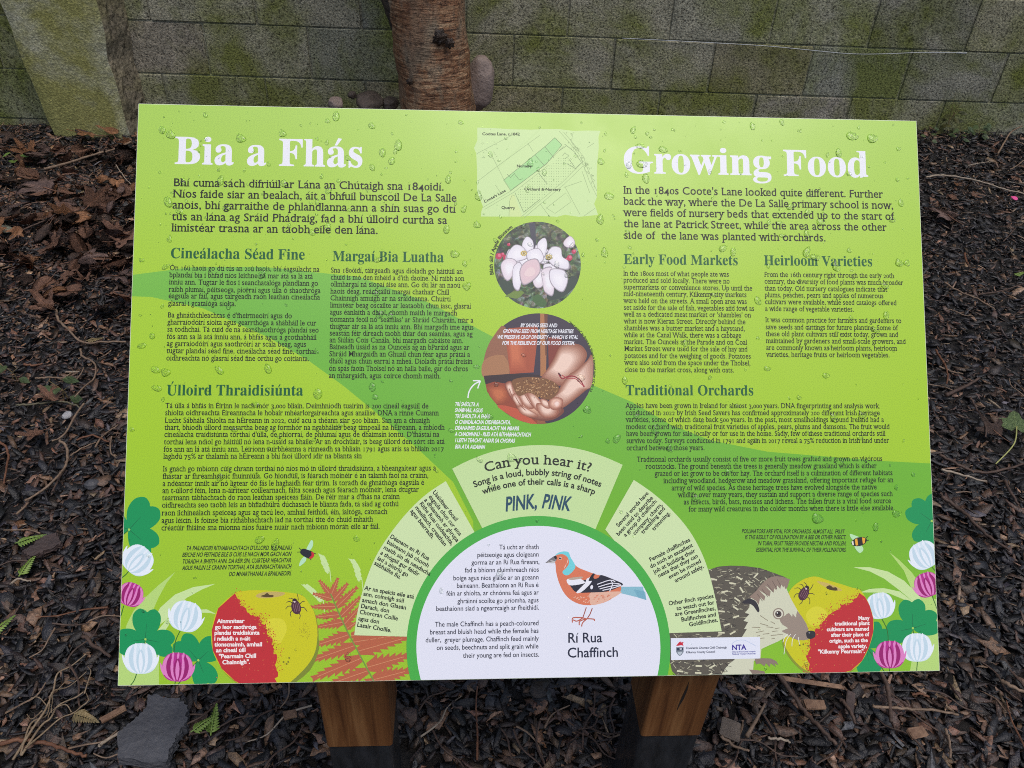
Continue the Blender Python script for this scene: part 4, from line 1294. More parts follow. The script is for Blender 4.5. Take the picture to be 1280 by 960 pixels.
block('body_text', zC, para(zC, 629, 632, (180, 209, 238, 266, 295, 324), [('From the 16th century right through the early 20th', 1176), ('century, the diversity of food plants was much broader', 1214), ('than today. Old nursery catalogues indicate that', 1147), ('plums, peaches, pears and apples of numerous', 1131), ('cultivars were available, while seed catalogs offered', 1186), ('a wide range of vegetable varieties.', 1006)])
      + para(zC, 633, 637, (371, 401, 430, 459, 488, 517), [('It was common practice for farmers and gardeners to', 1206), ('save seeds and cuttings for future planting. Some of', 1190), ('these old plant cultivars still exist today, grown and', 1192), ('maintained by gardeners and small-scale growers, and', 1224), ('are commonly known as heirloom plants, heirloom', 1187), ('varieties, heritage fruits or heirloom vegetables.', 1156)]))
block('body_text', zD, para(zD, 44, 47, (128, 158, 187, 217, 246, 276, 306), [('Apples have been grown in Ireland for almost 3,000 years. DNA fingerprinting and analysis work', 1110), ('conducted in 2022 by Irish Seed Savers has confirmed approximately 200 different Irish heritage', 1114), ('varieties, some of which date back 500 years. In the past, most smallholdings around Ireland had a', 1131), ('modest orchard with traditional fruit varieties of apples, pears, plums and damsons. The fruit would', 1155), ('have been grown for sale locally or for use in the home. Sadly, few of these traditional orchards still', 1137), ('survive today. Surveys conducted in 1791 and again in 2017 reveal a 75% reduction in Irish land under', 1152), ('orchard between those years.', 376)])
      + [('Traditional orchards usually consist of five or more fruit trees grafted and grown on vigorous', 90, 354, 1124), ('rootstocks. The ground beneath the trees is generally meadow grassland which is either', 127, 384, 1100), ('grazed or let grow to be cut for hay. The orchard itself is a culmination of different habitats', 165, 414, 1167), ('including woodland, hedgerow and meadow grassland, offering important refuge for an', 202, 444, 1170), ('array of wild species. As these heritage trees have evolved alongside the native', 236, 474, 1100), ('wildlife over many years, they sustain and support a diverse range of species such', 263, 503, 1167), ('as insects, birds, bats, mosses and lichens. The fallen fruit is a vital food source', 287, 533, 1160), ('for many wild creatures in the colder months when there is little else available.', 308, 563, 1175)])
zH = Zm(210, 670, 6.4); zK = Zm(560, 380, 4.8)
def hand(name, z, lines, colour, cap):
    t = Text(name, 'sansb', colour, cap, 1, .30)
    for s, x, y, x1, y1 in lines:
        p, q = z([(x, y), (x1, y1)]); t.at(s, p, q)
    return t.build()
hand('caption_text', zH, [("TÁ PAILNEOIRÍ RÍTHÁBHACHTACH D'ÚLLORD. IS É PAILNIÚ", 148, 112, 992, 105), ('BEICHE NÓ FEITHIDE EILE IS CÚIS LE NACH MÓR GACH AON', 115, 165, 988, 155), ('TORADH A BHEITH ANN. DÁ RÉIR SIN, CUIRTEAR NEACHTAR', 116, 219, 986, 205), ('AGUS PAILIN LE CRAINN TORTHAÍ, ATÁ BUNRIACHTANACH', 115, 270, 988, 255), ('DO MHARTHANAS A BPAILNEOIRÍ.', 487, 318, 990, 310)], (30, 48, 12), 5.2)
hand('caption_text', zD, [('POLLINATORS ARE VITAL FOR ORCHARDS. ALMOST ALL  FRUIT', 530, 653, 962, 653), ('IS THE RESULT OF POLLINATION BY A BEE OR OTHER INSECT.', 543, 678, 970, 677), ('IN TURN, FRUIT TREES PROVIDE NECTAR AND POLLEN,', 597, 704, 970, 703), ('ESSENTIAL FOR THE SURVIVAL OF THEIR POLLINATORS.', 590, 731, 970, 730)], (30, 48, 12), 5.2)
hand('caption_text', zK, [(s, 45, y, x, y + 2) for s, y, x in (('TRÍ SHÍOLTA A', 605, 188), ('SHÁBHÁIL AGUS', 641, 211), ('TRÍ SHÍOLTA A FHÁS', 677, 253), ('Ó CHINEÁLACHA OIDHREACHTA,', 712, 380), ('DÉANAIMID ÉAGSÚLACHT NA MBARR', 748, 430), ('A CHAOMHNÚ - RUD ATÁ RÍTHÁBHACHTACH', 785, 500), ('I LEITH TEACHT ANIAR SA CHÓRAS', 822, 404), ('BIA ATÁ AGAINN', 860, 224))], WHITE, 5.0)
a = Art('arrow_mark')
a.line(zK([(125, 557), (130, 525), (145, 495), (168, 472), (198, 457)]), 1.6, WHITE, 4); a.line(zK([(155, 453), (200, 454)]), 1.5, WHITE); a.line(zK([(200, 454), (183, 500)]), 1.5, WHITE, same=False)
a.build()

LAYER[0] = BASE
# ---- map ----------------------------------------------------------------
zM = Zm(590, 150, 7.382)
a = Art('map_print')
a.poly(zM([(65, 60), (200, 64), (400, 75), (560, 78), (700, 72), (820, 72), (950, 88), (1080, 84), (1200, 86), (1182, 140), (1184, 250), (1170, 380), (1165, 500), (1168, 600), (1165, 700), (1140, 760), (1160, 810), (1175, 862), (1000, 880), (870, 862), (800, 880), (600, 872), (400, 880), (95, 880), (100, 830), (115, 790), (85, 710), (60, 640), (62, 480), (55, 300), (34, 250), (50, 210), (65, 180)]), (203, 232, 160))
a.poly(zM([(305, 545), (690, 230), (780, 150), (845, 220), (700, 390), (370, 640)]), (166, 222, 142))
a.poly(zM([(225, 440), (640, 70), (660, 70), (235, 455)]), (198, 228, 155), same=True)
a.poly(zM([(360, 690), (400, 670), (480, 880), (360, 880)]), (208, 230, 152))
GRY = (150, 178, 118); DG = (112, 140, 92)
for p in ([(110, 800), (370, 645), (700, 390), (860, 230)], [(130, 815), (400, 655), (720, 405)], [(470, 880), (850, 560), (1020, 390)], [(495, 890), (870, 575), (1040, 410)],
          [(820, 90), (900, 180), (1000, 300), (1040, 390), (1100, 560), (1165, 690)], [(860, 100), (940, 190), (1040, 320), (1090, 460), (1165, 640)],
          [(60, 300), (440, 100)], [(60, 560), (230, 430), (640, 130)], [(180, 280), (310, 540), (370, 640)], [(70, 630), (130, 740)], [(230, 590), (270, 650)],
          [(640, 760), (730, 880)], [(870, 600), (1010, 860)], [(1050, 870), (1150, 800)], [(860, 610), (1030, 550)], [(700, 800), (880, 660), (930, 740), (780, 850), (700, 800)],
          [(355, 880), (360, 740), (385, 680), (410, 690)], [(530, 200), (580, 280)], [(1080, 240), (1140, 200)], [(950, 100), (930, 190), (1000, 260)], [(1030, 460), (1100, 660)]):
    a.line(zM(p), .55, GRY)
for p in ([(410, 660), (490, 840)], [(490, 840), (640, 720)], [(630, 480), (710, 580)], [(685, 232), (770, 335)], [(600, 315), (680, 405)], [(780, 150), (845, 218)], [(845, 218), (700, 395), (370, 640), (305, 545), (690, 232), (780, 150)], [(410, 490), (450, 540), (485, 530)], [(340, 490), (370, 520), (410, 480)],
          [(870, 210), (960, 280), (1025, 380), (960, 440)], [(820, 270), (880, 230)], [(850, 320), (870, 290), (910, 320), (870, 345)], [(890, 390), (980, 440)], [(910, 350), (960, 420)]):
    a.line(zM(p), .6, DG)
LAYER[0] += STEP
for r_i in range(22):
    for c_i in range(26):
        x = 440 + c_i * 22 + (r_i % 2) * 0; y = 340 + r_i * 24
        # orchard ground: between the lane and the lower road
        up = 655 - (x - 400) * .80; lo = 870 - (x - 470) * .80
        if y > up + 14 and y < lo - 8 and x < 1010 - (y - 340) * .2 and x > 405 + (y - 640) * .4 and x < 960:
            a.disc(zM([(x, y)])[0], .42, (104, 138, 84), n=6, same=True)
LAYER[0] += STEP
rm = random.Random(3)
for k in range(60):
    t = rm.random(); x, y = 880 + 260 * t + rm.uniform(0, 60), 130 + 480 * t + rm.uniform(-40, 40)
    if x > 1150 or y < 90: continue
    w, h = rm.uniform(8, 18), rm.uniform(8, 18)
    for p in ([(x, y), (x + w, y + h * .6)], [(x + w, y + h * .6), (x + w * .5, y + h * 1.4)]): a.line(zM(p), .45, GRY, same=True); 
    LAYER[0] += .0
for k in range(14):
    x, y = rm.uniform(100, 250), rm.uniform(180, 360); a.line(zM([(x, y), (x + 14, y + 8)]), .45, GRY, same=True)
mp_o = a.build()
t = Text('map_text', 'sansb', (30, 50, 22), 3.7)
for s, p, q in (('Cootes Lane, c.1842', (110, 130), (457, 131)), ('Nursery', (427, 425), (567, 426)), ('Orchard & Nursery', (496, 638), (832, 640)), ("Coote's Lane", (132, 757), (328, 648)), ('Quarry', (284, 808), (410, 812))):
    A_, B_ = zM([p, q]); t.at(s, A_, B_)
t.build()

LAYER[0] = BASE
# ---- apple blossom photograph --------------------------------------------
zP = Zm(560, 150, 3.84)
a = Art('blossom_photo')
m_ph, nt, b = principled('printed_foliage')
v = ocoord(nt); vo = nd(nt, 'ShaderNodeTexVoronoi', Scale=170); nt.links.new(v, vo.inputs['Vector'])
n1 = noise(nt, v, 70, 5, .6, 1.5)
c = ramp(nt, [(.30, lin((28, 36, 34))), (.45, lin((58, 74, 60))), (.55, lin((96, 112, 78))), (.66, lin((150, 160, 150)))], n1).outputs[0]
c = mixc(nt, .35, c, vo.outputs['Color'], 'SOFT_LIGHT')
nt.links.new(c, b.inputs['Base Color']); b.inputs['Roughness'].default_value = .38
a.disc((673.4, 329.7), 54.2, m_ph, n=72)
a.poly(zP([(395, 490), (425, 487), (430, 600), (415, 615), (405, 560)]), (58, 62, 78))
for P, cc in (([(280, 840), (330, 815), (370, 820), (340, 850), (300, 845)], (112, 140, 60)), ([(410, 850), (440, 830), (480, 870), (460, 892), (430, 880)], (64, 104, 56)), ([(440, 640), (400, 720), (350, 740), (390, 640)], (70, 84, 60)),
              ([(500, 760), (560, 790), (600, 740), (630, 760), (600, 810), (540, 850), (480, 850)], (46, 66, 60)), ([(250, 760), (300, 770), (330, 800), (290, 830), (262, 800)], (52, 72, 62))):
    a.poly(zP(P), cc, 3)
for c0, r in (((250, 648), 16), ((284, 655), 14), ((268, 640), 10), ((590, 655), 14), ((610, 625), 11), ((298, 592), 8), ((572, 665), 8)):
    a.disc(zP([c0])[0], r / 3.84, (190, 44, 84), n=12)
    a.disc(zP([(c0[0] + 3, c0[1] - 4)])[0], r / 7.5, (226, 110, 140), n=10)
PET = [([(365, 590), (385, 558), (410, 575), (414, 610), (395, 630), (372, 617)], 0), ([(440, 585), (460, 566), (474, 568), (480, 600), (465, 652), (445, 640), (438, 610)], 0), ([(293, 645), (325, 600), (360, 605), (385, 640), (370, 662), (310, 670)], 0),
       ([(390, 630), (440, 615), (462, 660), (430, 684), (395, 668)], 0), ([(483, 640), (508, 608), (545, 613), (553, 650), (580, 672), (577, 706), (520, 694), (490, 665)], 0), ([(263, 692), (290, 664), (325, 670), (332, 700), (300, 758), (276, 745)], 1),
       ([(323, 702), (350, 684), (363, 730), (346, 804), (323, 792), (317, 750)], 0), ([(418, 720), (455, 714), (462, 780), (435, 797), (416, 772)], 1), ([(458, 720), (502, 708), (497, 760), (512, 800), (502, 832), (470, 812), (463, 770)], 1),
       ([(503, 716), (560, 720), (577, 760), (556, 812), (520, 797), (498, 760)], 0), ([(355, 722), (380, 680), (430, 668), (444, 720), (410, 762), (368, 778)], 2), ([(563, 582), (590, 554), (612, 575), (606, 602), (575, 602)], 1)]
PC = [(236, 232, 238), (234, 222, 228), (228, 202, 206)]
PET += [([(430, 600), (470, 610), (500, 640), (470, 680), (430, 660)], 0), ([(340, 640), (385, 630), (410, 660), (380, 690), (340, 680)], 0), ([(300, 620), (330, 640), (350, 690), (310, 700), (285, 670)], 0), ([(470, 690), (510, 690), (540, 720), (500, 740), (470, 730)], 0)]
for P, k in PET[12:] + PET[:12]:
    cx0 = sum(p[0] for p in P) / len(P); cy0 = sum(p[1] for p in P) / len(P)
    P = [(cx0 + (x - cx0) * 1.14, cy0 + (y - cy0) * 1.14) for x, y in P]
    a.soft(zP(P), (150, 142, 152), PC[k], 3, .90, (0, -.3)); a.soft(zP([(cx0 + (x - cx0) * .86, cy0 + (y - cy0) * .86 - 2) for x, y in P]), PC[k], (246, 244, 246) if k < 2 else (232, 200, 204), 4, .4, (.6, .8))
a.poly(zP([(372, 730), (400, 700), (425, 715), (415, 740), (385, 745)]), (238, 214, 212), 4)
for c0 in ((370, 634), (490, 652)):
    LAYER[0] += STEP
    for k in range(9):
        aa = 2 * math.pi * k / 9; a.disc(zP([(c0[0] + 12 * math.cos(aa), c0[1] + 10 * math.sin(aa))])[0], 1.1, (206, 180, 84), n=7, same=True)
    LAYER[0] += STEP; a.disc(zP([c0])[0], 1.6, (170, 150, 70), n=8, same=True)
a.build()
Text('caption_text', 'sansb', (24, 40, 16), 4.6).arc('Bláth úill / Apple Blossom', (673.4, 329.7), 58, 257, 327).build()

LAYER[0] = BASE
# ---- seed saving photograph ----------------------------------------------
a = Art('hands_photo')
C0, R0 = (674.4, 459.2), 69.2
def cz(pts):   # keep inside the round picture
    out = []
    for x, y in zK(pts):
        d = math.hypot(x - C0[0], y - C0[1])
        if d > R0 - .05: x, y = C0[0] + (x - C0[0]) * (R0 - .05) / d, C0[1] + (y - C0[1]) * (R0 - .05) / d
        out.append((x, y))
    return out
a.disc(C0, R0, (58, 50, 66), n=80)
a.poly(cz([(200, 250), (270, 180), (350, 130), (390, 420), (210, 440), (205, 350)]), (150, 100, 74), 3)
a.poly(cz([(215, 330), (340, 300), (370, 420), (210, 440)]), (172, 122, 84), 3)
a.poly(cz([(210, 425), (420, 408), (560, 418), (560, 450), (400, 462), (215, 480)]), (54, 40, 44))
a.poly(cz([(560, 40), (602, 40), (594, 420), (560, 425)]), (176, 118, 74))
a.poly(cz([(585, 40), (606, 40), (600, 300), (590, 300)]), (112, 66, 46))
a.poly(cz([(348, 160), (372, 138), (540, 125), (548, 145), (520, 402), (378, 412)]), (172, 84, 56))
a.soft([(352, 162), (470, 142), (486, 404), (380, 411)], (172, 84, 56), (206, 114, 76), 6, .35, (-14, 0), 0, cz)
a.poly(cz([(348, 150), (540, 128), (545, 178), (352, 196)]), (156, 72, 48))
a.poly(cz([(606, 190), (690, 190), (670, 380), (610, 380)]), (132, 56, 44))
a.poly(cz([(215, 480), (350, 470), (420, 600), (600, 712), (400, 712), (240, 600)]), (150, 70, 44), 2)
a.soft([(235, 490), (345, 480), (370, 560), (290, 600)], (156, 76, 46), (200, 112, 70), 5, .4, (0, 0), 2, cz)
a.poly(cz([(300, 600), (420, 620), (540, 712), (420, 720), (320, 660)]), (196, 88, 60), 2)
a.poly(cz([(540, 660), (580, 650), (590, 720), (540, 720)]), (150, 90, 60))
SK, SKD, SKL = (224, 172, 144), (150, 92, 70), (244, 212, 192)
a.soft([(700, 232), (760, 228), (812, 245), (840, 300), (800, 380), (740, 450), (690, 480), (630, 475), (565, 440), (600, 385), (640, 320), (668, 262)], SKD, SKL, 9, .42, (-8, -6), 4, cz)
a.soft([(900, 290), (840, 330), (770, 390), (735, 412), (690, 470), (650, 540), (612, 570), (612, 600), (650, 622), (700, 612), (770, 560), (830, 510), (900, 480)], SKD, SKL, 9, .4, (4, -6), 4, cz)
a.soft([(346, 478), (362, 458), (385, 456), (400, 490), (412, 530), (440, 540), (480, 522), (540, 560), (620, 596), (680, 606), (700, 640), (640, 684), (560, 692), (470, 664), (424, 626), (404, 584), (372, 540)], (124, 70, 54), SK, 7, .55, (0, -4), 4, cz)
for P in ([(350, 480), (366, 460), (386, 462), (400, 510), (412, 552), (394, 560), (370, 530)], [(386, 545), (410, 528), (434, 552), (456, 602), (430, 616), (402, 580)], [(428, 538), (456, 518), (494, 556), (526, 604), (502, 624), (460, 600)],
          [(478, 528), (512, 518), (564, 574), (596, 622), (562, 644), (518, 612)], [(420, 610), (450, 602), (504, 632), (548, 664), (502, 672), (446, 652)], [(536, 588), (600, 596), (666, 620), (654, 664), (590, 676), (546, 642)], [(560, 560), (600, 570), (640, 606), (600, 620), (566, 596)]):
    a.soft(P, (160, 98, 76), SKL, 6, .42, (-4, -5), 4, cz)
a.soft([(606, 590), (620, 560), (660, 550), (694, 566), (688, 608), (645, 628), (614, 614)], (160, 98, 78), (240, 196, 172), 6, .5, (4, -4), 4, cz)
a.soft([(636, 592), (650, 572), (672, 574), (676, 596), (656, 612)], (226, 176, 156), (250, 222, 208), 4, .5, (0, 0), 4, cz)
for P in ([(410, 548), (440, 600), (470, 630)], [(462, 530), (500, 590), (540, 632)], [(612, 600), (600, 572)], [(372, 500), (396, 560)]): a.line(cz(P), .9, (150, 92, 72), 3)
a.poly(cz([(388, 455), (430, 436), (520, 430), (600, 442), (655, 470), (672, 505), (640, 552), (600, 566), (540, 545), (490, 524), (440, 544), (412, 528), (396, 490)]), (128, 86, 52), 3)
rm = random.Random(11)
for lay in range(3):
    LAYER[0] += STEP
    for k in range(70):
        x, y = rm.uniform(395, 665), rm.uniform(438, 556)
        if ((x - 530) / 140) ** 2 + ((y - 495) / 60) ** 2 > 1 or (x < 520 and y > 525): continue
        aa = rm.uniform(0, 3.14); l = rm.uniform(5, 10); w = rm.uniform(1.6, 3)
        a.poly(cz([(x + l * math.cos(aa), y + l * math.sin(aa)), (x - w * math.sin(aa), y + w * math.cos(aa)), (x - l * math.cos(aa), y - l * math.sin(aa)), (x + w * math.sin(aa), y - w * math.cos(aa))]), rm.choice(((196, 150, 98), (160, 112, 66), (88, 52, 34), (214, 176, 128))), same=True)
a.line(cz([(668, 408), (690, 440), (720, 428), (760, 425), (800, 450), (822, 490)]), 1.5, (150, 30, 48), 4)
a.line(cz([(690, 418), (720, 436), (770, 440), (810, 476), (826, 484)]), 1.0, (184, 56, 70), 4); a.line(cz([(668, 404), (684, 424)]), 1.4, (60, 20, 30))
a.build()
hand('caption_text', zK, [('BY SAVING SEED AND', 440, 131, 660, 131), ('GROWING SEED FROM HERITAGE VARIETIES', 335, 166, 757, 166), ('WE PRESERVE CROP DIVERSITY - WHICH IS VITAL', 300, 201, 785, 201), ('FOR THE RESILIENCE OF OUR FOOD SYSTEM.', 330, 237, 765, 237)], WHITE, 4.8)
Text('credit_text', 'sansb', (24, 40, 16), 2.7).arc('"Seed saving" by Simone da Vinage is licensed under CC BY 2.0', C0, 71.5, 33, 114).build()

LAYER[0] = BASE
# ---- clover corners ---------------------------------------------------------
PALE = (205, 232, 158); PALE2 = (186, 221, 120)
def grass(lst):
    for pts, c in lst:
        a = Art('grass_blade_print'); a.poly(pts, c, 5); a.build()
zL = Zm(140, 670, 4.8); zR = Zm(970, 610, 4)
def gpoly(z, P, c):
    a = Art('grass_print'); a.poly(z(P), c); a.build()
gpoly(zL, [(90, 530), (130, 450), (200, 370), (280, 295), (382, 214), (330, 280), (280, 370), (245, 450), (240, 560), (282, 620), (282, 900), (20, 900), (60, 640)], PALE2)
gpoly(zL, [(245, 520), (290, 430), (380, 350), (490, 305), (622, 285), (540, 320), (450, 370), (370, 440), (330, 500), (250, 560)], PALE)
gpoly(zL, [(520, 440), (570, 438), (632, 468), (590, 460), (535, 458)], PALE)
gpoly(zL, [(280, 560), (330, 500), (400, 470), (350, 520), (300, 600), (282, 700)], PALE)
gpoly(zR, [(568, 308), (640, 360), (700, 430), (740, 500), (790, 560), (800, 540), (840, 560), (850, 910), (668, 910), (690, 760), (660, 610), (600, 500)][0:1] + [(620, 350), (680, 410), (730, 480), (790, 540), (860, 560), (860, 910), (668, 910), (685, 800), (720, 700), (710, 610), (690, 520), (640, 400)], PALE2)
gpoly(zR, [(388, 384), (470, 384), (560, 405), (640, 450), (720, 530), (740, 620), (690, 560), (620, 500), (540, 440), (470, 405)], PALE)
gpoly(zR, [(420, 510), (470, 492), (540, 488), (620, 505), (690, 560), (640, 545), (560, 512), (490, 510)], PALE)
SHG = (0, 150, 82); SHD = (0, 104, 60)
def heart(cx, cy, ang, L):     # leaf pointing along ang (degrees, 0 = right, 90 = up)
    ca, sa = math.cos(R(ang)), -math.sin(R(ang)); out = []
    for u, w in ((0, 0), (.16, .24), (.45, .44), (.78, .46), (.99, .28), (.96, .08), (.90, 0), (.97, -.09), (1.0, -.27), (.80, -.45), (.45, -.43), (.16, -.24)):
        out.append((cx + L * (u * ca + w * sa), cy + L * (u * sa - w * ca)))
    return out
def shamrock(cx, cy, leaves, stem=None, name='shamrock_print'):
    a = Art(name)
    for ang, L in leaves: a.poly(heart(cx, cy, ang, L), SHG, 4)
    for ang, L in leaves: a.line([(cx, cy), (cx + .5 * L * math.cos(R(ang)), cy - .5 * L * math.sin(R(ang)))], .8, SHD, w1=.3)
    if stem: a.line([(cx, cy)] + stem, 1.2, (40, 110, 40), 4)
    a.disc((cx, cy), 1.5, (170, 214, 90), n=8)
    a.build()
def flower(cx, cy, r, up, colour, stem=None):
    """clover head; up = direction of its top in degrees"""
    LAYER[0] = FL
    a = Art('clover_flower_print')
    if stem: a.line(stem, 1.1, (44, 108, 30), 4)
    W_ = colour == 'w'
    base, dark, light = ((218, 236, 243), (200, 224, 234), (236, 245, 250)) if W_ else ((184, 40, 140), (156, 10, 108), (228, 132, 196))
    ca, sa = math.cos(R(up)), -math.sin(R(up))
    def q(x, y): return (cx + r * (y * ca + x * -sa * -1 * -1), cy + r * (y * sa + x * ca * -1 * -1))
    def T_(P): return [(cx + r * (x * (-sa) + y * ca), cy + r * (x * ca * 1 + y * sa)) for x, y in P]
    a.poly(T_([(-1.0, .15), (-.98, -.45), (-.6, -.86), (0, -.96), (.6, -.86), (.98, -.45), (1.0, .15), (.8, .66), (.35, .92), (-.35, .92), (-.8, .66)]), base, 4)
    for s in (-1, 1):
        for x0, k in ((.0, .99), (.0, .74), (.0, .46)):
            a.poly(T_([(s * .12, -.92), (s * (k * .75), -.66), (s * k, -.1), (s * k * .9, .45), (s * k * .55, .82), (s * k * .62, .3), (s * k * .5, -.35)]), light if k in (.99, .46) else dark, 4)
        a.poly(T_([(s * .9, -.55), (s * 1.1, -.2), (s * 1.16, .25), (s * 1.0, 0), (s * .8, -.45)]), light, 3)
    a.poly(T_([(0, -.93), (-.22, -.55), (-.26, .05), (0, .62), (.26, .05), (.22, -.55)]), dark, 4)
    a.poly(T_([(0, -.9), (-.11, -.5), (-.12, .0), (0, .45), (.12, .0), (.11, -.5)]), light, 4)
    for s in (-.34, .0, .34):
        a.poly(T_([(s, .5), (s - .06, .75), (s + .05, .98), (s + .1, .75)]), light, 3)
    a.build()
shamrock(162, 662, [(48, 44), (-40, 40), (160, 40)], [(155, 668), (146, 676)])
shamrock(182, 799, [(86, 38), (188, 36), (-12, 36)], [(180, 810)])
shamrock(248, 825, [(132, 36), (42, 34), (-68, 34)], [(240, 834), (222, 856)])
FL = LAYER[0]
flower(173, 700, 19, 48, 'w', [(165, 709), (158, 718), (150, 724)])
flower(164, 743, 15.5, 70, 'm', [(155, 757), (152, 768), (148, 778)])
flower(232.5, 770, 20, 75, 'w', [(228, 784), (220, 800), (217, 820)])
flower(176, 823, 20, 90, 'w', [(172, 838), (168, 850), (162, 858)])
flower(222, 833.5, 19, 88, 'm', [(220, 848), (218, 858)])
TOP = LAYER[0] + 2e-6; LAYER[0] = BASE + 4e-5
shamrock(1165, 648, [(145, 34), (-118, 32), (70, 34), (10, 30)], [(1168, 652)])
shamrock(1141, 782, [(92, 36), (18, 34), (192, 32)], [(1142, 792)])
shamrock(1083, 806, [(50, 34), (-82, 34)], [(1095, 822), (1105, 836)])
FL = max(FL, LAYER[0])
flower(1155, 690.5, 18, 118, 'w', [(1161, 700), (1168, 709), (1175, 716)])
flower(1159, 727.5, 16, 110, 'm', [(1165, 741), (1172, 760)])
flower(1100, 754, 17, 100, 'w', [(1101, 768), (1109, 785), (1110, 805)])
flower(1146, 806, 18.5, 90, 'w', [(1147, 818), (1146, 830), (1145, 842)])
flower(1112, 815, 18, 92, 'm', [(1112, 830), (1111, 842)])

LAYER[0] = TOP
# ---- fern and grass heads behind the ring -----------------------------------
zF = Zm(300, 660, 4.8)
for P in ([(475, 150), (510, 165), (530, 205), (540, 250), (530, 275), (512, 255), (490, 205)], [(655, 180), (690, 185), (720, 230), (732, 300), (712, 322), (695, 280), (680, 220)], [(370, 335), (410, 335), (450, 365), (500, 430), (480, 445), (440, 400), (400, 365)]):
    rough_ = []
    for i, (x, y) in enumerate(P):
        nx_, ny_ = P[(i + 1) % len(P)]
        for k in range(5): rough_.append((x + (nx_ - x) * k / 5 + (4 if k % 2 else -3), y + (ny_ - y) * k / 5 + (3 if k % 2 else -3)))
    a = Art('grass_head_print'); a.poly(zF(rough_), PALE)
    x, y = P[3]; a.line(zF([(x, y - 12), (x + 8, y + 70)]), .9, PALE); a.build()
a = Art('fern_print')
RU, RUD = (186, 98, 62), (158, 76, 50)
def leaflet(p0, p1, w):
    p0, p1 = Vector((*p0, 0)), Vector((*p1, 0)); d = p1 - p0; L = d.length; d.normalize(); n = Vector((-d.y, d.x, 0))
    N = 7; up, dn = [], []
    for k in range(N):
        t0, t1 = k / N, (k + .75) / N
        w0 = w * 1.55 * (1 - .8 * t0) * (.6 if k == 0 else 1)
        up += [p0 + d * L * t0 + n * w0 * .6, p0 + d * L * (t1 + .06) + n * w0]
        dn += [p0 + d * L * t0 - n * w0 * .6, p0 + d * L * (t1 + .06) - n * w0]
    P = [p0] + up + [p1] + dn[::-1]
    a.poly(zF([(q.x, q.y) for q in P]), RU)
    a.line(zF([(p0.x, p0.y), (p0.x + d.x * L * .9, p0.y + d.y * L * .9)]), .7, (214, 146, 100))
STEM = [(545, 390), (575, 460), (610, 540), (650, 625), (700, 720), (750, 815), (812, 930)]
for i, p0, p1, w in ((0, (548, 400), (478, 310), 20), (0, (548, 400), (590, 296), 20), (0, (555, 420), (440, 390), 20), (0, (562, 430), (648, 328), 22), (0, (575, 465), (428, 470), 22), (0, (580, 470), (705, 350), 24), (0, (600, 515), (455, 530), 24),
                    (0, (605, 525), (722, 410), 24), (0, (622, 560), (462, 590), 26), (0, (626, 575), (720, 470), 24), (0, (655, 635), (455, 700), 32), (0, (640, 600), (700, 560), 16), (0, (690, 700), (432, 790), 36), (0, (668, 640), (860, 620), 30), (0, (680, 680), (930, 640), 30),
                    (0, (730, 775), (436, 900), 40), (0, (705, 735), (1005, 650), 40), (0, (770, 850), (530, 935), 34), (0, (765, 830), (1008, 760), 46), (0, (800, 905), (1010, 850), 46), (0, (800, 910), (700, 990), 34)):
    leaflet(p0, p1, w)
a.line(zF(STEM), 1.6, (120, 150, 60), 4)
a.build()

# ---- apples ----------------------------------------------------------------
def jag(pts, amp, n, rnd):
    out = []
    for a_, b_ in zip(pts, pts[1:]):
        for k in range(n):
            t = k / n; out.append((a_[0] + (b_[0] - a_[0]) * t + rnd.uniform(-amp, amp), a_[1] + (b_[1] - a_[1]) * t + rnd.uniform(-amp, amp)))
    return out + [pts[-1]]
AY, AYL, AR, ARL = (206, 204, 0), (222, 216, 40), (196, 40, 44), (216, 90, 60)
def ticky(a, z, cx, cy, s, rot):
    ca, sa = math.cos(R(rot)), math.sin(R(rot))
    def T_(P): return z([(cx + s * (x * ca - y * sa), cy + s * (x * sa + y * ca)) for x, y in P])
    for P in ([(-.3, -.5), (-.7, -.9), (-1.1, -.8)], [(-.5, -.2), (-1.0, -.3), (-1.4, 0)], [(-.5, .3), (-.9, .6), (-.9, 1.2)], [(.3, -.5), (.5, -1.0), (.5, -1.7)], [(.5, -.2), (.9, -.5), (1.3, -.5)], [(.5, .2), (1.0, .3), (1.3, .9)], [(.2, .8), (.3, 1.2), (.1, 1.6)], [(-.1, -.9), (-.3, -1.2), (-.7, -1.3)]):
        a.line(T_(P), 1.1, (52, 30, 40), 4, w1=.6)
    a.poly(T_([(0, -1.15), (.25, -1.0), (.28, -.75), (-.28, -.75), (-.25, -1.0)]), (46, 24, 34), 4)
    a.poly(T_([(0, -.85), (.45, -.6), (.62, 0), (.5, .65), (0, .98), (-.5, .65), (-.62, 0), (-.45, -.6)]), (78, 38, 52), 5)
    for x in (-.28, -.05, .18, .38): a.line(T_([(x, -.45), (x * 1.1, .1), (x * .9, .6)]), .5, (150, 108, 120), 4)
    a.poly(T_([(-.2, -.8), (.1, -.72), (-.05, -.55)]), (226, 206, 206), 2)
rm = random.Random(5)
a = Art('apple_print')
out_ = [(294, 741), (273, 760), (265, 787), (266, 812), (277, 835), (293, 850), (312, 861), (350, 859), (375, 841), (392, 819), (397, 794), (394, 768), (387, 754), (377, 743), (352, 739), (325, 737), (305, 738)]
a.poly([(x + 1.5, y + 2.5) for x, y in out_], (150, 150, 30), 4)
a.poly([(300 + X / 4.8, 660 + Y / 4.8) for X, Y in ((465, 640), (452, 720), (400, 820), (320, 890), (250, 930), (300, 940), (420, 850), (475, 720))], (128, 140, 36), 3)
a.poly(out_, AY, 4)
a.poly(zF([(150, 560), (200, 538), (260, 548), (282, 600), (262, 655), (235, 692), (190, 660), (158, 610)]), (220, 216, 44), 4)
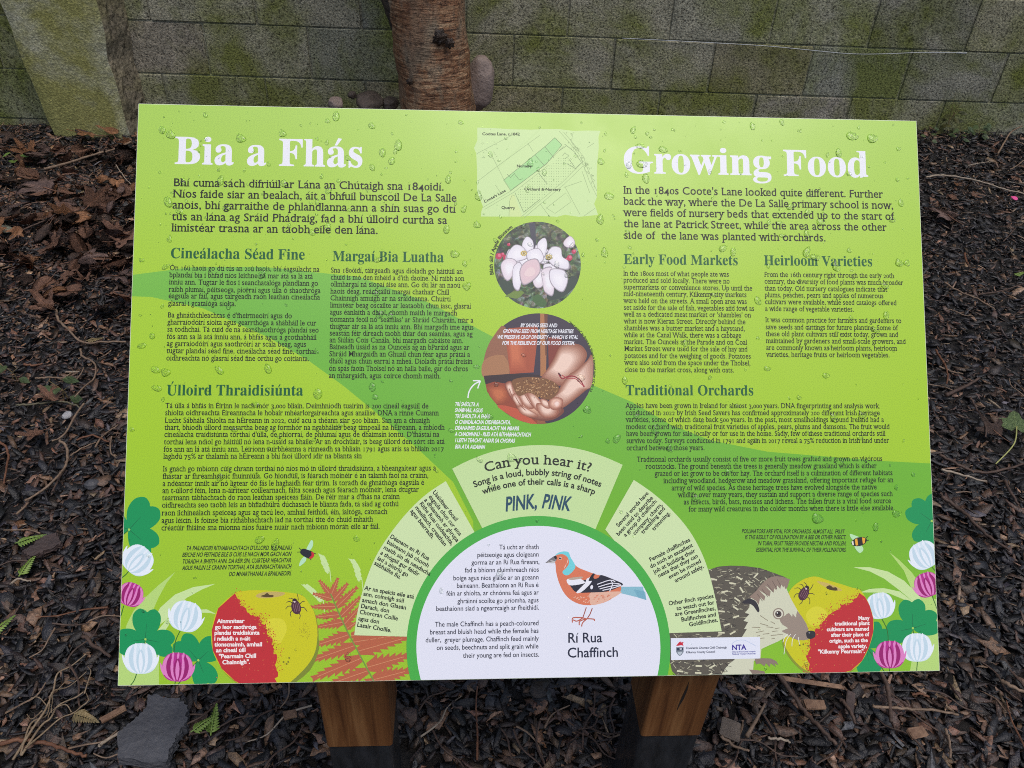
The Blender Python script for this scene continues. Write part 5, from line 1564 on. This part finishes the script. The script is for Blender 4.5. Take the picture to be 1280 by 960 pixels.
red = [(294, 741), (273, 760), (265, 787), (266, 812), (277, 835), (293, 850), (308, 859)]
bnd = [(345, 857), (346, 838), (345, 818), (341, 803), (336, 791), (330, 779), (325, 771), (313, 765), (303, 757), (294, 741)]
a.poly(red + [(330, 860)] + jag(bnd, 2.2, 6, rm), AR)
LAYER[0] += STEP
for k in range(420):
    x, y = bnd[rm.randrange(1, 9)]; u_ = rm.random(); n_ = bnd[min(9, bnd.index((x, y)) + 1)]; x += (n_[0] - x) * u_; y += (n_[1] - y) * u_; x += rm.gauss(1.5, 4); y += rm.gauss(-1, 4); r = rm.uniform(.25, .8)
    a.disc((x, y), r, rm.choice(((200, 60, 40), AR, AR, (206, 90, 36), (206, 190, 10))), n=5, same=True)
LAYER[0] += STEP
for k in range(60):
    x, y = rm.uniform(270, 335), rm.uniform(770, 850); a.disc((x, y), rm.uniform(.3, .7), rm.choice(((214, 96, 70), (206, 130, 70), (150, 30, 34))), n=5, same=True)
    x, y = rm.gauss(380, 5), rm.gauss(788, 5); a.disc((x, y), rm.uniform(.3, .6), (150, 140, 20), n=5, same=True)
a.poly(zF([(95, 405), (130, 385), (200, 378), (270, 385), (255, 402), (200, 414), (130, 418)]), (200, 176, 96), 4)
a.poly(zF([(125, 406), (150, 396), (165, 386), (180, 398), (200, 398), (200, 410), (160, 412)]), (86, 66, 22), 3)
for c0 in ((262, 800), (280, 812), (296, 776), (290, 800)): a.disc(zF([c0])[0], 1.3, (132, 128, 20), n=8)
for c0, r in (((45, 690), 1.8), ((90, 680), 1.3), ((110, 770), 1.8)): pass
apl = a.build(label='apple drawing with red cheek on the left half')
t = Text('caption_text', 'sansx', (250, 240, 236), 5.0)
for s, x, y, x1, y1 in (('Ainmnítear', 632, 520, 795, 518), ('go leor saothróga', 620, 555, 868, 554), ('plandaí traidisiúnta', 615, 590, 886, 588), ('i ndiaidh a n-áit', 614, 625, 830, 623), ('tionscnaimh, amhail', 616, 660, 902, 658), ('an cineál úill', 625, 695, 803, 692), ('"Pearmain Chill', 641, 731, 866, 727), ('Chainnigh".', 662, 767, 829, 763)):
    p, q = zL([(x, y), (x1, y1)]); t.at(s, p, q)
t.build()
a = Art('tick_print'); ticky(a, zF, 338, 470, 46, -12); a.build()

a = Art('apple_print')
out_ = zR([(60, 520), (80, 488), (110, 462), (150, 440), (200, 431), (262, 450), (330, 470), (380, 486), (418, 496), (445, 530), (468, 575), (486, 640), (486, 705), (465, 780), (430, 850), (375, 900), (310, 918), (230, 918), (150, 900), (90, 850), (50, 790), (36, 740), (36, 600)])
a.poly([(x - 1.5, y + 2.5) for x, y in out_], (140, 152, 36), 4)
a.poly(out_, AY, 4)
a.poly(zR([(150, 620), (190, 582), (235, 590), (258, 625), (220, 670), (170, 672)]), (220, 216, 44), 4)
bnd = zR([(425, 512), (380, 552), (330, 582), (270, 612), (240, 650), (205, 692), (168, 760), (155, 840), (165, 912)])
cheek = zR([(230, 919), (310, 918), (375, 900), (430, 850), (465, 780), (486, 705), (486, 640), (468, 575), (445, 532)])
a.poly(jag(bnd, 2.2, 6, rm) + cheek, AR)
LAYER[0] += STEP
for k in range(420):
    x, y = bnd[rm.randrange(0, 9)]; u_ = rm.random(); n_ = bnd[min(8, bnd.index((x, y)) + 1)]; x += (n_[0] - x) * u_; y += (n_[1] - y) * u_; a.disc((x + rm.gauss(-1.5, 4), y + rm.gauss(-1, 4)), rm.uniform(.25, .8), rm.choice(((200, 60, 40), AR, AR, (206, 90, 36), (206, 190, 10))), n=5, same=True)
LAYER[0] += STEP
for k in range(45):
    x, y = zR([(rm.uniform(220, 460), rm.uniform(640, 890))])[0]; a.disc((x, y), rm.uniform(.3, .7), rm.choice(((214, 96, 70), (206, 130, 70), (150, 30, 34))), n=5, same=True)
a.poly(zR([(205, 455), (250, 462), (300, 480), (330, 500), (290, 500), (240, 480)]), (206, 182, 92), 4)
a.poly(zR([(252, 482), (270, 474), (285, 486), (300, 484), (308, 500), (280, 500), (256, 492)]), (78, 58, 20), 2)
for c0 in ((118, 775), (136, 770), (160, 778)): a.disc(zR([c0])[0], 1.2, (120, 116, 20), n=8)
a.build(label='apple drawing with red cheek on the right half')
t = Text('caption_text', 'sansx', (250, 240, 236), 4.9)
for s, x, y, x1, y1 in (('Many', 411, 648, 467, 646), ('traditional plant', 293, 675, 467, 672), ('cultivars are named', 253, 704, 465, 700), ('after their place of', 275, 732, 464, 728), ('origin, such as the', 266, 761, 458, 757), ('apple variety,', 311, 789, 454, 785), ('"Kilkenny Pearmain".', 209, 816, 443, 812)):
    p, q = zR([(x, y), (x1, y1)]); t.at(s, p, q)
t.build()
a = Art('tick_print'); ticky(a, zR, 140, 516, 38, 28); a.build()

# ---- bees ---------------------------------------------------------------------
a = Art('bee_print')
a.poly(zH([(1110, 105), (1130, 60), (1150, 28), (1165, 40), (1160, 80), (1135, 112)]), (188, 232, 190), 4)
a.poly(zH([(1052, 235), (1060, 200), (1085, 165), (1110, 160), (1105, 195), (1075, 225)]), (188, 232, 190), 4)
a.line(zH([(1070, 110), (1052, 88)]), .7, (24, 26, 32)); a.line(zH([(1062, 122), (1038, 124)]), .7, (24, 26, 32)); a.line(zH([(1120, 150), (1150, 188)]), .8, (24, 26, 32)); a.line(zH([(1150, 125), (1188, 138)]), .8, (24, 26, 32))
a.poly(zH([(1065, 110), (1085, 96), (1130, 108), (1165, 125), (1172, 150), (1150, 175), (1115, 170), (1080, 150), (1062, 130)]), (26, 28, 36), 4)
a.poly(zH([(1150, 120), (1170, 132), (1172, 155), (1150, 176), (1132, 170), (1152, 148)]), (206, 36, 48), 4)
a.build(label='black bee drawing with a red tail')
a = Art('bee_print')
a.poly(zD([(985, 655), (1010, 662), (1030, 672), (1020, 682), (995, 678)]), (190, 234, 180), 4); a.poly(zD([(1005, 705), (1030, 700), (1042, 720), (1028, 735), (1012, 722)]), (190, 234, 180), 4)
a.poly(zD([(992, 690), (1010, 672), (1040, 668), (1056, 676), (1050, 694), (1025, 706), (1000, 704)]), (30, 30, 26), 4)
a.poly(zD([(1036, 669), (1050, 672), (1048, 692), (1040, 698)]), (240, 176, 48)); a.poly(zD([(1006, 678), (1016, 673), (1020, 702), (1010, 704)]), (240, 176, 48)); a.poly(zD([(992, 688), (999, 683), (1002, 702), (996, 701)]), (236, 236, 220))
a.line(zD([(1050, 674), (1062, 664)]), .7, (30, 30, 26)); a.line(zD([(1052, 684), (1066, 680)]), .7, (30, 30, 26))
a.build(label='yellow and black striped bee drawing')

# ---- hedgehog -------------------------------------------------------------------
zG = Zm(830, 690, 6)
a = Art('hedgehog_print')
BD, CR, TP = (92, 86, 72), (214, 216, 186), (142, 124, 108)
body = [(40, 560), (430, 560), (335, 120), (410, 94), (500, 87), (600, 89), (720, 104), (820, 139), (900, 168), (942, 190), (900, 270), (700, 430), (660, 600), (560, 760), (430, 924), (110, 930), (60, 880), (42, 800)]
a.poly(zG(body), BD)
a.poly(zG([(420, 928), (436, 900), (450, 870), (480, 830), (530, 790), (500, 770), (600, 740), (730, 700), (722, 785), (672, 800), (664, 915)]), CR)
a.poly(zG([(678, 785), (740, 780), (800, 782), (842, 802), (856, 832), (826, 816), (838, 844), (800, 818), (790, 846), (764, 816), (752, 840), (720, 818), (690, 826)]), TP)
a.poly(zG([(636, 866), (690, 868), (750, 878), (766, 908), (742, 898), (740, 912), (660, 912), (655, 890)]), TP)
rm = random.Random(9)
INB = lambda x, y: (x > 60 and 600 < y < 920 and x < 560 - (y - 600) * .3) or (340 + (y - 120) * .22 < x < 880 - (y - 150) * .95 + 60 and 105 + max(0, x - 700) * .3 < y < 600 and x < 640 + max(0, 420 - y) * .75)
for lay, n_, cc in ((0, 260, (58, 54, 46)), (1, 320, (140, 134, 110)), (2, 300, (196, 194, 162))):
    for sub in range(2):
        LAYER[0] += STEP
        for k in range(n_ // 2):
            x, y = rm.uniform(50, 860), rm.uniform(95, 915)
            if not INB(x, y): continue
            if 40 < x < 725 and 625 < y < 790: continue
            aa = rm.choice((rm.gauss(-.5, .35), rm.gauss(.6, .4), rm.gauss(-.1, .3))); l = rm.uniform(9, 20); w = rm.uniform(1.6, 3)
            a.line(zG([(x - l * math.cos(aa), y - l * math.sin(aa)), (x + l * math.cos(aa), y + l * math.sin(aa))]), w / 3, cc, same=True)
for x, y, aa in ((375, 190, .2), (515, 220, .15), (565, 180, .5), (630, 218, .8), (583, 268, 1.0), (548, 340, .6), (537, 405, .6), (455, 282, -.2), (450, 350, .1), (432, 430, .1), (540, 470, -.3), (515, 590, -.5), (470, 530, -.3), (260, 840, .05), (360, 845, -.5), (120, 880, .1), (255, 892, .05), (340, 905, -.6), (430, 590, .0), (690, 160, -.8)):
    a.line(zG([(x - 24 * math.cos(aa), y - 24 * math.sin(aa)), (x + 24 * math.cos(aa), y + 24 * math.sin(aa))]), 2.0, (216, 214, 180))
face = [(935, 196), (880, 178), (800, 190), (740, 240), (660, 310), (645, 345), (640, 400), (608, 440), (640, 450), (596, 500), (630, 510), (600, 562), (622, 560), (584, 622), (600, 680), (640, 745), (720, 716), (790, 682), (850, 656), (930, 612), (1000, 642), (1082, 636), (1086, 585), (1064, 520), (1000, 420), (950, 330), (915, 250)]
a.poly(zG(face), CR)
for P in ([(640, 320), (680, 290), (722, 320), (710, 380), (690, 350)], [(665, 300), (705, 262), (760, 318), (752, 350), (715, 318)], [(700, 262), (740, 218), (800, 280), (792, 318), (745, 290)], [(735, 222), (775, 186), (830, 250), (822, 290), (780, 250)], [(770, 190), (808, 168), (850, 230), (842, 272), (806, 230)],
          [(805, 170), (850, 164), (880, 222), (872, 262), (838, 220)], [(850, 166), (890, 170), (908, 218), (896, 250), (870, 215)], [(890, 170), (944, 188), (925, 250), (908, 262), (898, 215)]):
    a.poly(zG(P), (148, 128, 112)); 
LAYER[0] += STEP
for x0, y0, x1, y1 in ((700, 300, 738, 352), (735, 262, 778, 318), (775, 225, 818, 282), (812, 200, 848, 262), (850, 190, 878, 240)): a.line(zG([(x0, y0), (x1, y1)]), .8, (112, 94, 82), same=True)
a.poly(zG([(592, 356), (640, 334), (690, 356), (714, 410), (712, 434), (698, 430), (672, 392), (640, 372), (600, 372)]), (48, 44, 48), 4)
a.poly(zG([(866, 486), (905, 462), (935, 440), (960, 470), (965, 445), (990, 475), (1000, 425), (1066, 520), (1086, 590), (1082, 638), (1000, 642), (935, 612), (918, 596), (880, 575), (930, 555), (890, 530)]), (156, 140, 124), 2)
a.disc(zG([(858, 446)])[0], 7.1, (150, 136, 118)); a.disc(zG([(858, 446)])[0], 5.6, (224, 222, 200)); a.disc(zG([(857, 448)])[0], 4.0, (92, 78, 70)); a.disc(zG([(856, 446)])[0], 2.2, (40, 34, 32)); a.disc(zG([(850, 440)])[0], .9, (235, 235, 225))
a.poly(zR([(150, 712), (168, 702), (192, 706), (196, 728), (178, 742), (156, 738)]), (44, 42, 46), 4); a.disc(zR([(166, 712)])[0], 1.0, (140, 140, 140), n=8)
LAYER[0] += STEP
for x0, y0, x1, y1 in ((660, 548, 722, 550), (690, 588, 750, 575), (720, 520, 780, 536), (720, 460, 778, 498), (800, 505, 832, 522), (768, 545, 820, 550), (740, 600, 790, 595), (810, 580, 850, 575), (800, 610, 850, 605), (830, 560, 865, 552), (695, 615, 720, 610), (720, 632, 752, 628), (805, 635, 830, 630), (850, 600, 890, 600)):
    a.line(zG([(x0, y0), (x1, y1)]), .9, (150, 142, 116), same=True)
for P in ([(950, 598), (915, 650), (898, 750)], [(985, 600), (962, 640), (958, 690)], [(1008, 622), (1010, 650), (1016, 676)], [(930, 596), (905, 620), (890, 660)]): a.line(zG(P), .8, (236, 238, 226), 4)
a.build()
a = Art('apple_print'); del a

# ---- ring, segments, white disc ---------------------------------------------------
RC, RO, RI = (673, 808), 164.8, 152.4
def arcp(c, r, a0, a1, n=40): return [(c[0] + r * math.sin(R(a0 + (a1 - a0) * k / n)), c[1] - r * math.cos(R(a0 + (a1 - a0) * k / n))) for k in range(n + 1)]
SEG = (210, 232, 172)
z3, z7, z5, zW, zBd = Zm(440, 590, 4.572), Zm(760, 590, 4.571), Zm(560, 560, 5.818), Zm(520, 660, 5.05), Zm(670, 670, 5.647)
a = Art('arc_panel_print'); a.poly(spline([(566, 584.5, 0), (588, 570, 0), (615, 560.5, 0), (645, 555.5, 0), (674, 554.3, 0), (703, 556, 0), (731, 561.5, 0), (756, 569.5, 0), (779, 579, 0)], 5) and [(p.x, p.y) for p in spline([(566, 584.5, 0), (588, 573.5, 0), (615, 563.5, 0), (645, 557, 0), (674, 554.6, 0), (703, 556, 0), (731, 561, 0), (756, 569, 0), (779, 579, 0)], 5)] + [(744.5, 660), (604.5, 661)], (200, 228, 158)); mid_o = a.build()
a = Art('arc_panel_print'); a.poly([(p.x, p.y) for p in spline([(443, 793, 0), (447, 765, 0), (456, 730, 0), (470, 695, 0), (488, 666.5, 0), (510, 639, 0), (533, 617, 0), (558, 600, 0)], 5)] + [(595, 666), (560, 700), (510, 794.5)], SEG); left_o = a.build()
a = Art('arc_panel_print'); a.poly([(p.x, p.y) for p in spline([(792.8, 597.7, 0), (815, 613, 0), (838, 633, 0), (862, 661, 0), (880, 695, 0), (892, 735, 0), (902, 786.5, 0)], 5)] + [(836, 789), (790, 700), (757, 660)], SEG); right_o = a.build()
a = Art('ring_print'); a.poly(arcp(RC, RO, -110, 110, 90), (70, 178, 66)); a.build()
a = Art('round_panel_print'); a.poly(arcp(RC, RI, -112, 112, 90), (232, 234, 244)); a.build()
BLK = (24, 32, 20)
Text('heading_text', 'body', BLK, 11.8, 1.12).arc('Can you hear it?', (673, 808), 227.5, -17.0, 17.2).build()
t = Text('caption_text', 'sansb', BLK, 8.0); t.arc('Song is a loud, bubbly string of notes', (673, 808), 214, -21.9, 22.0); t.arc('while one of their calls is a sharp', (673, 808), 202, -19.9, 20.9); t.build()
t = Text('caption_text', 'sansb', (28, 74, 96), 18.0, 1, .22); t.at('PINK,', (632, 637.5), (672, 633)); t.at('PINK', (677, 633), (712, 636.5)); t.build()
def seg(z, rows, cap=5.3):
    t = Text('caption_text', 'sansb', BLK, cap)
    for s, p, q in rows:
        A_, B_ = z([p, q]); t.at(s, A_, B_)
    t.build()
seg(z3, [('Úsáidtear focail', (462, 110), (594, 277)), ('éagsúla chun cur síos', (440, 136), (616, 360)), ('a dhéanamh ar ghrúpa', (414, 156), (600, 396)), ('Rithe Ruaí cuideachta,', (387, 176), (570, 414)), ('mealltach, creathán', (361, 198), (530, 420)), ('agus bearradh.', (335, 219), (460, 380))])
seg(z3, [('Déanann an Rí Rua', (217, 370), (438, 500)), ('baineann jab chomh', (199, 401), (436, 541)), ('maith sin dá neadacha', (180, 432), (445, 588)), ('a thógáil gur féidir', (162, 463), (380, 590)), ('iad a aistriú go', (144, 494), (318, 594)), ('sábháilte fiú.', (126, 522), (277, 608))])
seg(z3, [('Ar na speicis eile atá', (72, 668), (354, 718)), ('ann, coinnigh súil', (65, 701), (297, 742)), ('amach don Glasán', (57, 737), (310, 781)), ('Darach, don', (50, 771), (213, 799)), ('Chorcrán Coille', (43, 805), (262, 843)), ('agus don', (36, 842), (156, 862)), ('Lasair Choille.', (28, 878), (225, 911))])
seg(z7, [('Several words have', (62, 307), (236, 114)), ('been used to describe', (62, 357), (262, 140)), ('a group of chaffinch:', (102, 362), (284, 158)), ('company, charm,', (155, 352), (314, 178)), ('trembling and', (203, 345), (330, 200)), ('trimming.', (265, 327), (360, 226))])
seg(z7, [('Female chaffinches', (243, 503), (474, 383)), ('do such an excellent', (246, 541), (488, 415)), ('job at building their', (266, 571), (502, 446)), ('nests that they can', (291, 594), (518, 475)), ('even be moved', (352, 601), (535, 505)), ('around safely.', (387, 621), (551, 535))])
seg(z7, [('Other finch species', (348, 752), (605, 707)), ('to watch out for', (393, 780), (609, 744)), ('are Greenfinches,', (384, 813), (616, 777)), ('Bullfinches and', (419, 844), (619, 812)), ('Goldfinches.', (464, 872), (629, 843))])
block('bird_text', zW, [('Tá ucht ar dhath', 527, 127, 778), ('péitseoige agus cloigeann', 388, 176, 778), ('gorma ar an Rí Rua fíreann,', 352, 224, 782), ('fad a bhíonn cluimhreach níos', 310, 273, 778), ('boige agus níos glaise ar an gceann', 236, 323, 777), ('baineann. Beathaíonn an Rí Rua é', 258, 371, 776), ('féin ar shíolta, ar chnónna feá agus ar', 193, 420, 776), ('ghráinní scoilte go príomha, agus', 263, 468, 776), ('beathaíonn siad a ngearrcaigh ar fheithidí.', 127, 517, 778)], 'sans', (40, 42, 60), 5.9, 1.0)
block('bird_text', zW, [('The male Chaffinch has a peach-coloured', 120, 616, 776), ('breast and bluish head while the female has', 87, 665, 775), ('duller,  greyer plumage. Chaffinch feed mainly', 60, 715, 775), ('on seeds, beechnuts and split grain while', 130, 763, 774), ('their young are fed on insects.', 297, 812, 778)], 'sans', (40, 42, 60), 5.9, 1.0)
block('bird_name_text', zBd, [('Rí Rua', 222, 742, 468), ('Chaffinch', 220, 847, 583)], 'sans', (28, 34, 58), 12.0, 1.0)

# ---- chaffinch -------------------------------------------------------------------
a = Art('finch_print')
OR, PK, CY = (222, 122, 84), (232, 184, 158), (116, 214, 220)
a.poly(zBd([(560, 362), (600, 346), (755, 345), (762, 376), (772, 384), (780, 440), (700, 416), (600, 392)]), (138, 192, 206))
a.poly(zBd([(690, 365), (762, 376), (780, 440), (720, 420)]), (118, 176, 194))
for P in ([(356, 492), (340, 540), (330, 568)], [(398, 498), (382, 540), (362, 572)]): a.line(zBd(P), 1.2, (160, 70, 50))
for P in ([(330, 566), (262, 566), (258, 600)], [(330, 568), (290, 590), (262, 580)], [(362, 572), (310, 590), (306, 618)], [(362, 572), (330, 600), (322, 628)], [(362, 572), (410, 576), (412, 588)], [(330, 566), (360, 576)]): a.line(zBd(P), 1.4, (188, 92, 66), 3)
a.poly(zBd([(133, 150), (150, 118), (180, 104), (225, 110), (250, 150), (290, 205), (370, 240), (450, 268), (540, 300), (600, 345), (590, 388), (540, 428), (480, 458), (400, 476), (320, 472), (250, 442), (200, 392), (165, 322), (145, 250), (140, 196)]), OR, 4)
a.poly(zBd([(388, 388), (500, 382), (600, 380), (590, 396), (540, 428), (470, 460), (392, 476), (380, 430)]), PK, 3)
LAYER[0] += STEP
rm = random.Random(4)
for k in range(26):
    x, y = 400 + rm.uniform(0, 130), 400 + rm.uniform(0, 52)
    if y > 460 - (x - 400) * .25: continue
    a.line(zBd([(x, y + 8), (x + 12, y - 2)]), .6, OR, same=True)
LAYER[0] += STEP
for k in range(18):
    x, y = 265 + rm.uniform(0, 110), 410 + rm.uniform(0, 50)
    if y > 430 + (x - 265) * .4: continue
    a.line(zBd([(x, y), (x + 10, y - 4)]), .9, (240, 196, 170), same=True)
a.poly(zBd([(136, 130), (160, 108), (200, 98), (232, 105), (246, 140), (278, 195), (272, 225), (232, 264), (200, 262), (189, 240), (214, 216), (234, 182), (226, 142), (196, 119), (160, 120)]), CY, 4)
a.poly(zBd([(70, 178), (104, 148), (132, 130), (146, 134), (148, 156), (130, 182), (100, 181)]), (120, 118, 122)); a.poly(zBd([(70, 178), (110, 160), (146, 156), (130, 182)]), (196, 194, 190)); a.line(zBd([(70, 178), (146, 158)]), .7, (40, 38, 42))
a.poly(zBd([(128, 140), (140, 128), (150, 140), (144, 154)]), (30, 28, 32), 3)
a.disc(zBd([(173, 147)])[0], 2.0, (250, 210, 180), n=14); a.disc(zBd([(173, 147)])[0], 1.5, (26, 22, 24), n=14); a.disc(zBd([(176, 143)])[0], .5, (240, 240, 240), n=8)
LAYER[0] += STEP
for k in range(7): a.disc(zBd([(225 - 3.5 * k * (k > 2), 160 + 9 * k)])[0], .6, (246, 226, 208), n=6, same=True)
a.poly(zBd([(222, 300), (250, 350), (290, 387), (400, 387), (500, 380), (570, 356), (616, 328), (560, 300), (480, 268), (450, 267), (400, 288), (330, 300)]), (34, 32, 46), 3)
a.poly(zBd([(222, 294), (300, 286), (345, 312), (330, 326), (252, 338), (226, 326)]), (240, 240, 246), 3)
a.poly(zBd([(284, 387), (345, 325), (360, 290), (398, 278), (400, 300), (372, 340), (318, 387)]), (240, 240, 246), 2)
a.poly(zBd([(230, 290), (270, 280), (330, 276), (318, 290), (250, 300)]), (190, 170, 150), 3)
a.poly(zBd([(372, 300), (400, 256), (416, 258), (406, 300), (386, 306)]), (24, 22, 34), 3)
a.disc(zBd([(394, 350)])[0], 1.7, (240, 240, 246), 2.6, 10)
for P in ([(432, 330), (520, 300), (560, 310)], [(440, 348), (530, 322), (590, 326)], [(450, 362), (530, 342), (600, 332)], [(470, 372), (540, 356), (604, 336)], [(520, 380), (540, 330), (530, 300)]): a.line(zBd(P), 1.1, (236, 236, 242), 3)
a.poly(zBd([(410, 268), (450, 262), (440, 284), (412, 290)]), OR, 2)
a.build()

# ---- logo plate --------------------------------------------------------------------
a = Art('logo_plate_print')
a.poly(zG([(50, 632), (720, 620), (718, 782), (52, 796)]), (232, 236, 246))
a.poly(zG([(90, 690), (106, 668), (122, 655), (126, 664), (148, 660), (140, 672), (146, 690), (128, 684), (112, 688)]), (206, 30, 52))
a.poly(zG([(90, 700), (146, 698), (146, 735), (132, 756), (118, 766), (102, 754), (90, 735)]), (120, 130, 140))
a.poly(zG([(95, 706), (142, 704), (141, 722), (96, 724)]), (40, 50, 74)); a.poly(zG([(100, 735), (138, 733), (128, 752), (118, 760), (106, 750)]), (190, 200, 206)); a.poly(zG([(112, 712), (130, 706), (134, 716), (122, 718)]), (220, 224, 230))
a.line(zG([(505, 676), (540, 650), (600, 645), (650, 668), (690, 690)]), .6, (190, 206, 230), 4)
lp = a.build()
t = Text('logo_text', 'sansb', (30, 40, 70), 2.6); 
for s, p, q in (('Comhairle Chontae Chill Chainnigh', (163, 713), (471, 707)), ('Kilkenny County Council', (163, 745), (383, 739))): t.at(s, *zG([p, q]))
t.build()
t = Text('logo_text', 'sansx', (62, 44, 150), 6.5); t.at('NTA', *zG([(508, 719), (614, 716)])); t.build()
t = Text('logo_text', 'sansb', (52, 50, 150), 1.7)
for s, p, q in (('Údarás Náisiúnta Iompair', (510, 738), (686, 734)), ('National Transport Authority', (510, 754), (686, 750))): t.at(s, *zG([p, q]))
t.build()

# ------------------------------------------------------------------ raindrops
m_drop, nt, b = principled('water')
out = nt.nodes['Material Output']
rf = nd(nt, 'ShaderNodeBsdfRefraction', IOR=1.13, Roughness=0.0); rf.inputs['Color'].default_value = (.98, 1, .98, 1)
gs = nd(nt, 'ShaderNodeBsdfGlossy', Roughness=.02)
fr = nd(nt, 'ShaderNodeFresnel', IOR=1.36); mx = nt.nodes.new('ShaderNodeMixShader')
nt.links.new(fr.outputs[0], mx.inputs[0]); nt.links.new(rf.outputs[0], mx.inputs[1]); nt.links.new(gs.outputs[0], mx.inputs[2]); nt.links.new(mx.outputs[0], out.inputs['Surface'])
drop_me = []
rd = random.Random(2)
for k in range(10):
    bm = bmesh.new(); bmesh.ops.create_icosphere(bm, subdivisions=4, radius=1)
    ph = [rd.uniform(0, 6.3) for _ in range(4)]; sag = rd.uniform(0, .35); el = rd.uniform(.8, 1.35)
    for v in bm.verts:
        x, y, z = v.co; th = math.atan2(y, x)
        k_ = 1 + .09 * math.sin(2 * th + ph[0]) + .06 * math.sin(3 * th + ph[1])
        w = 1 - sag * y
        zz = (z * .31 * (1 - .3 * y * (z > 0))) if z > 0 else z * .05
        v.co = (x * k_ * w / el, y * k_ * el, zz)
    me = bpy.data.meshes.new('raindrop')
    for f in bm.faces: f.smooth = True
    bm.to_mesh(me); bm.free(); me.materials.append(m_drop); drop_me.append(me)
ZT = -1.0e-4
placed = []
DG_ = 'raindrops beaded on the sign face'
def drop(px, py, r_px, el=None):
    p = S(px, py)
    if not (.006 < p.x < PW - .006 and .006 < p.y < PH - .006): return False
    for q, rr in placed:
        if (q - p).length < (r_px + rr) * PXM * 1.05: return False
    placed.append((p, r_px))
    o = bpy.data.objects.new('raindrop', rd.choice(drop_me))
    s = r_px * PXM * rd.uniform(.95, 1.25)
    L_ = Matrix.Translation((p.x, p.y, ZT)) @ Matrix.Rotation(rd.gauss(0, .35), 4, 'Z') @ Matrix.Diagonal((s, s, s, 1))
    o.matrix_world = panel_mw @ L_
    link(o); tag(o, 'clear raindrop beaded on the green face of the sign', 'raindrop', DG_)
    return True
for px, py, r in ((205, 162, 4.5), (303, 172, 5), (212, 252, 6), (600, 243, 5), (752, 272, 5), (753, 200, 4), (763, 243, 4.5), (1067, 167, 6), (1092, 170, 5.5), (1050, 188, 5), (870, 620, 4.5), (838, 558, 4), (1022, 645, 6), (1095, 655, 5), (960, 458, 4), (470, 495, 4), (336, 460, 5), (208, 465, 5), (160, 245, 4), (600, 573, 4), (640, 570, 5), (772, 546, 5), (735, 510, 5), (492, 200, 5), (500, 180, 5), (345, 680, 5), (446, 672, 4), (325, 674, 4.5), (956, 452, 4), (1125, 325, 5), (1010, 312, 5.5), (905, 308, 5), (918, 312, 4), (1135, 325, 4), (980, 292, 4), (570, 316, 5), (560, 285, 4)):
    drop(px, py, r)
n_d = len(placed); tries = 0
while n_d < 290 and tries < 20000:
    tries += 1
    px, py = rd.uniform(155, 1165), rd.uniform(138, 850)
    dens = 1.0 if py < 330 else (.42 if py < 560 else .13)
    if rd.random() > dens: continue
    if drop(px, py, 1.7 + 3.6 * rd.random() ** 2.0): n_d += 1
# the finest droplets
bm = bmesh.new()
for k in range(900):
    px, py = rd.uniform(155, 1165), rd.uniform(138, 850)
    if rd.random() > (1 if py < 330 else .3): continue
    p = S(px, py)
    if not (.006 < p.x < PW - .006 and .006 < p.y < PH - .006): continue
    if any((q - p).length < (1.2 + rr) * PXM * 1.05 for q, rr in placed): continue
    placed.append((p, 1))
    r = (.6 + 1.0 * rd.random() ** 2) * PXM
    bmesh.ops.create_icosphere(bm, subdivisions=2, radius=1, matrix=Matrix.Translation((p.x, p.y, ZT)) @ Matrix.Diagonal((r, r * rd.uniform(.8, 1.4), r * .4, 1)))
o = obj('fine_droplets', bm, m_drop, smooth=True); o.matrix_world = panel_mw
tag(o, 'fine spray of tiny water droplets over the sign face', 'droplets', kind='stuff')
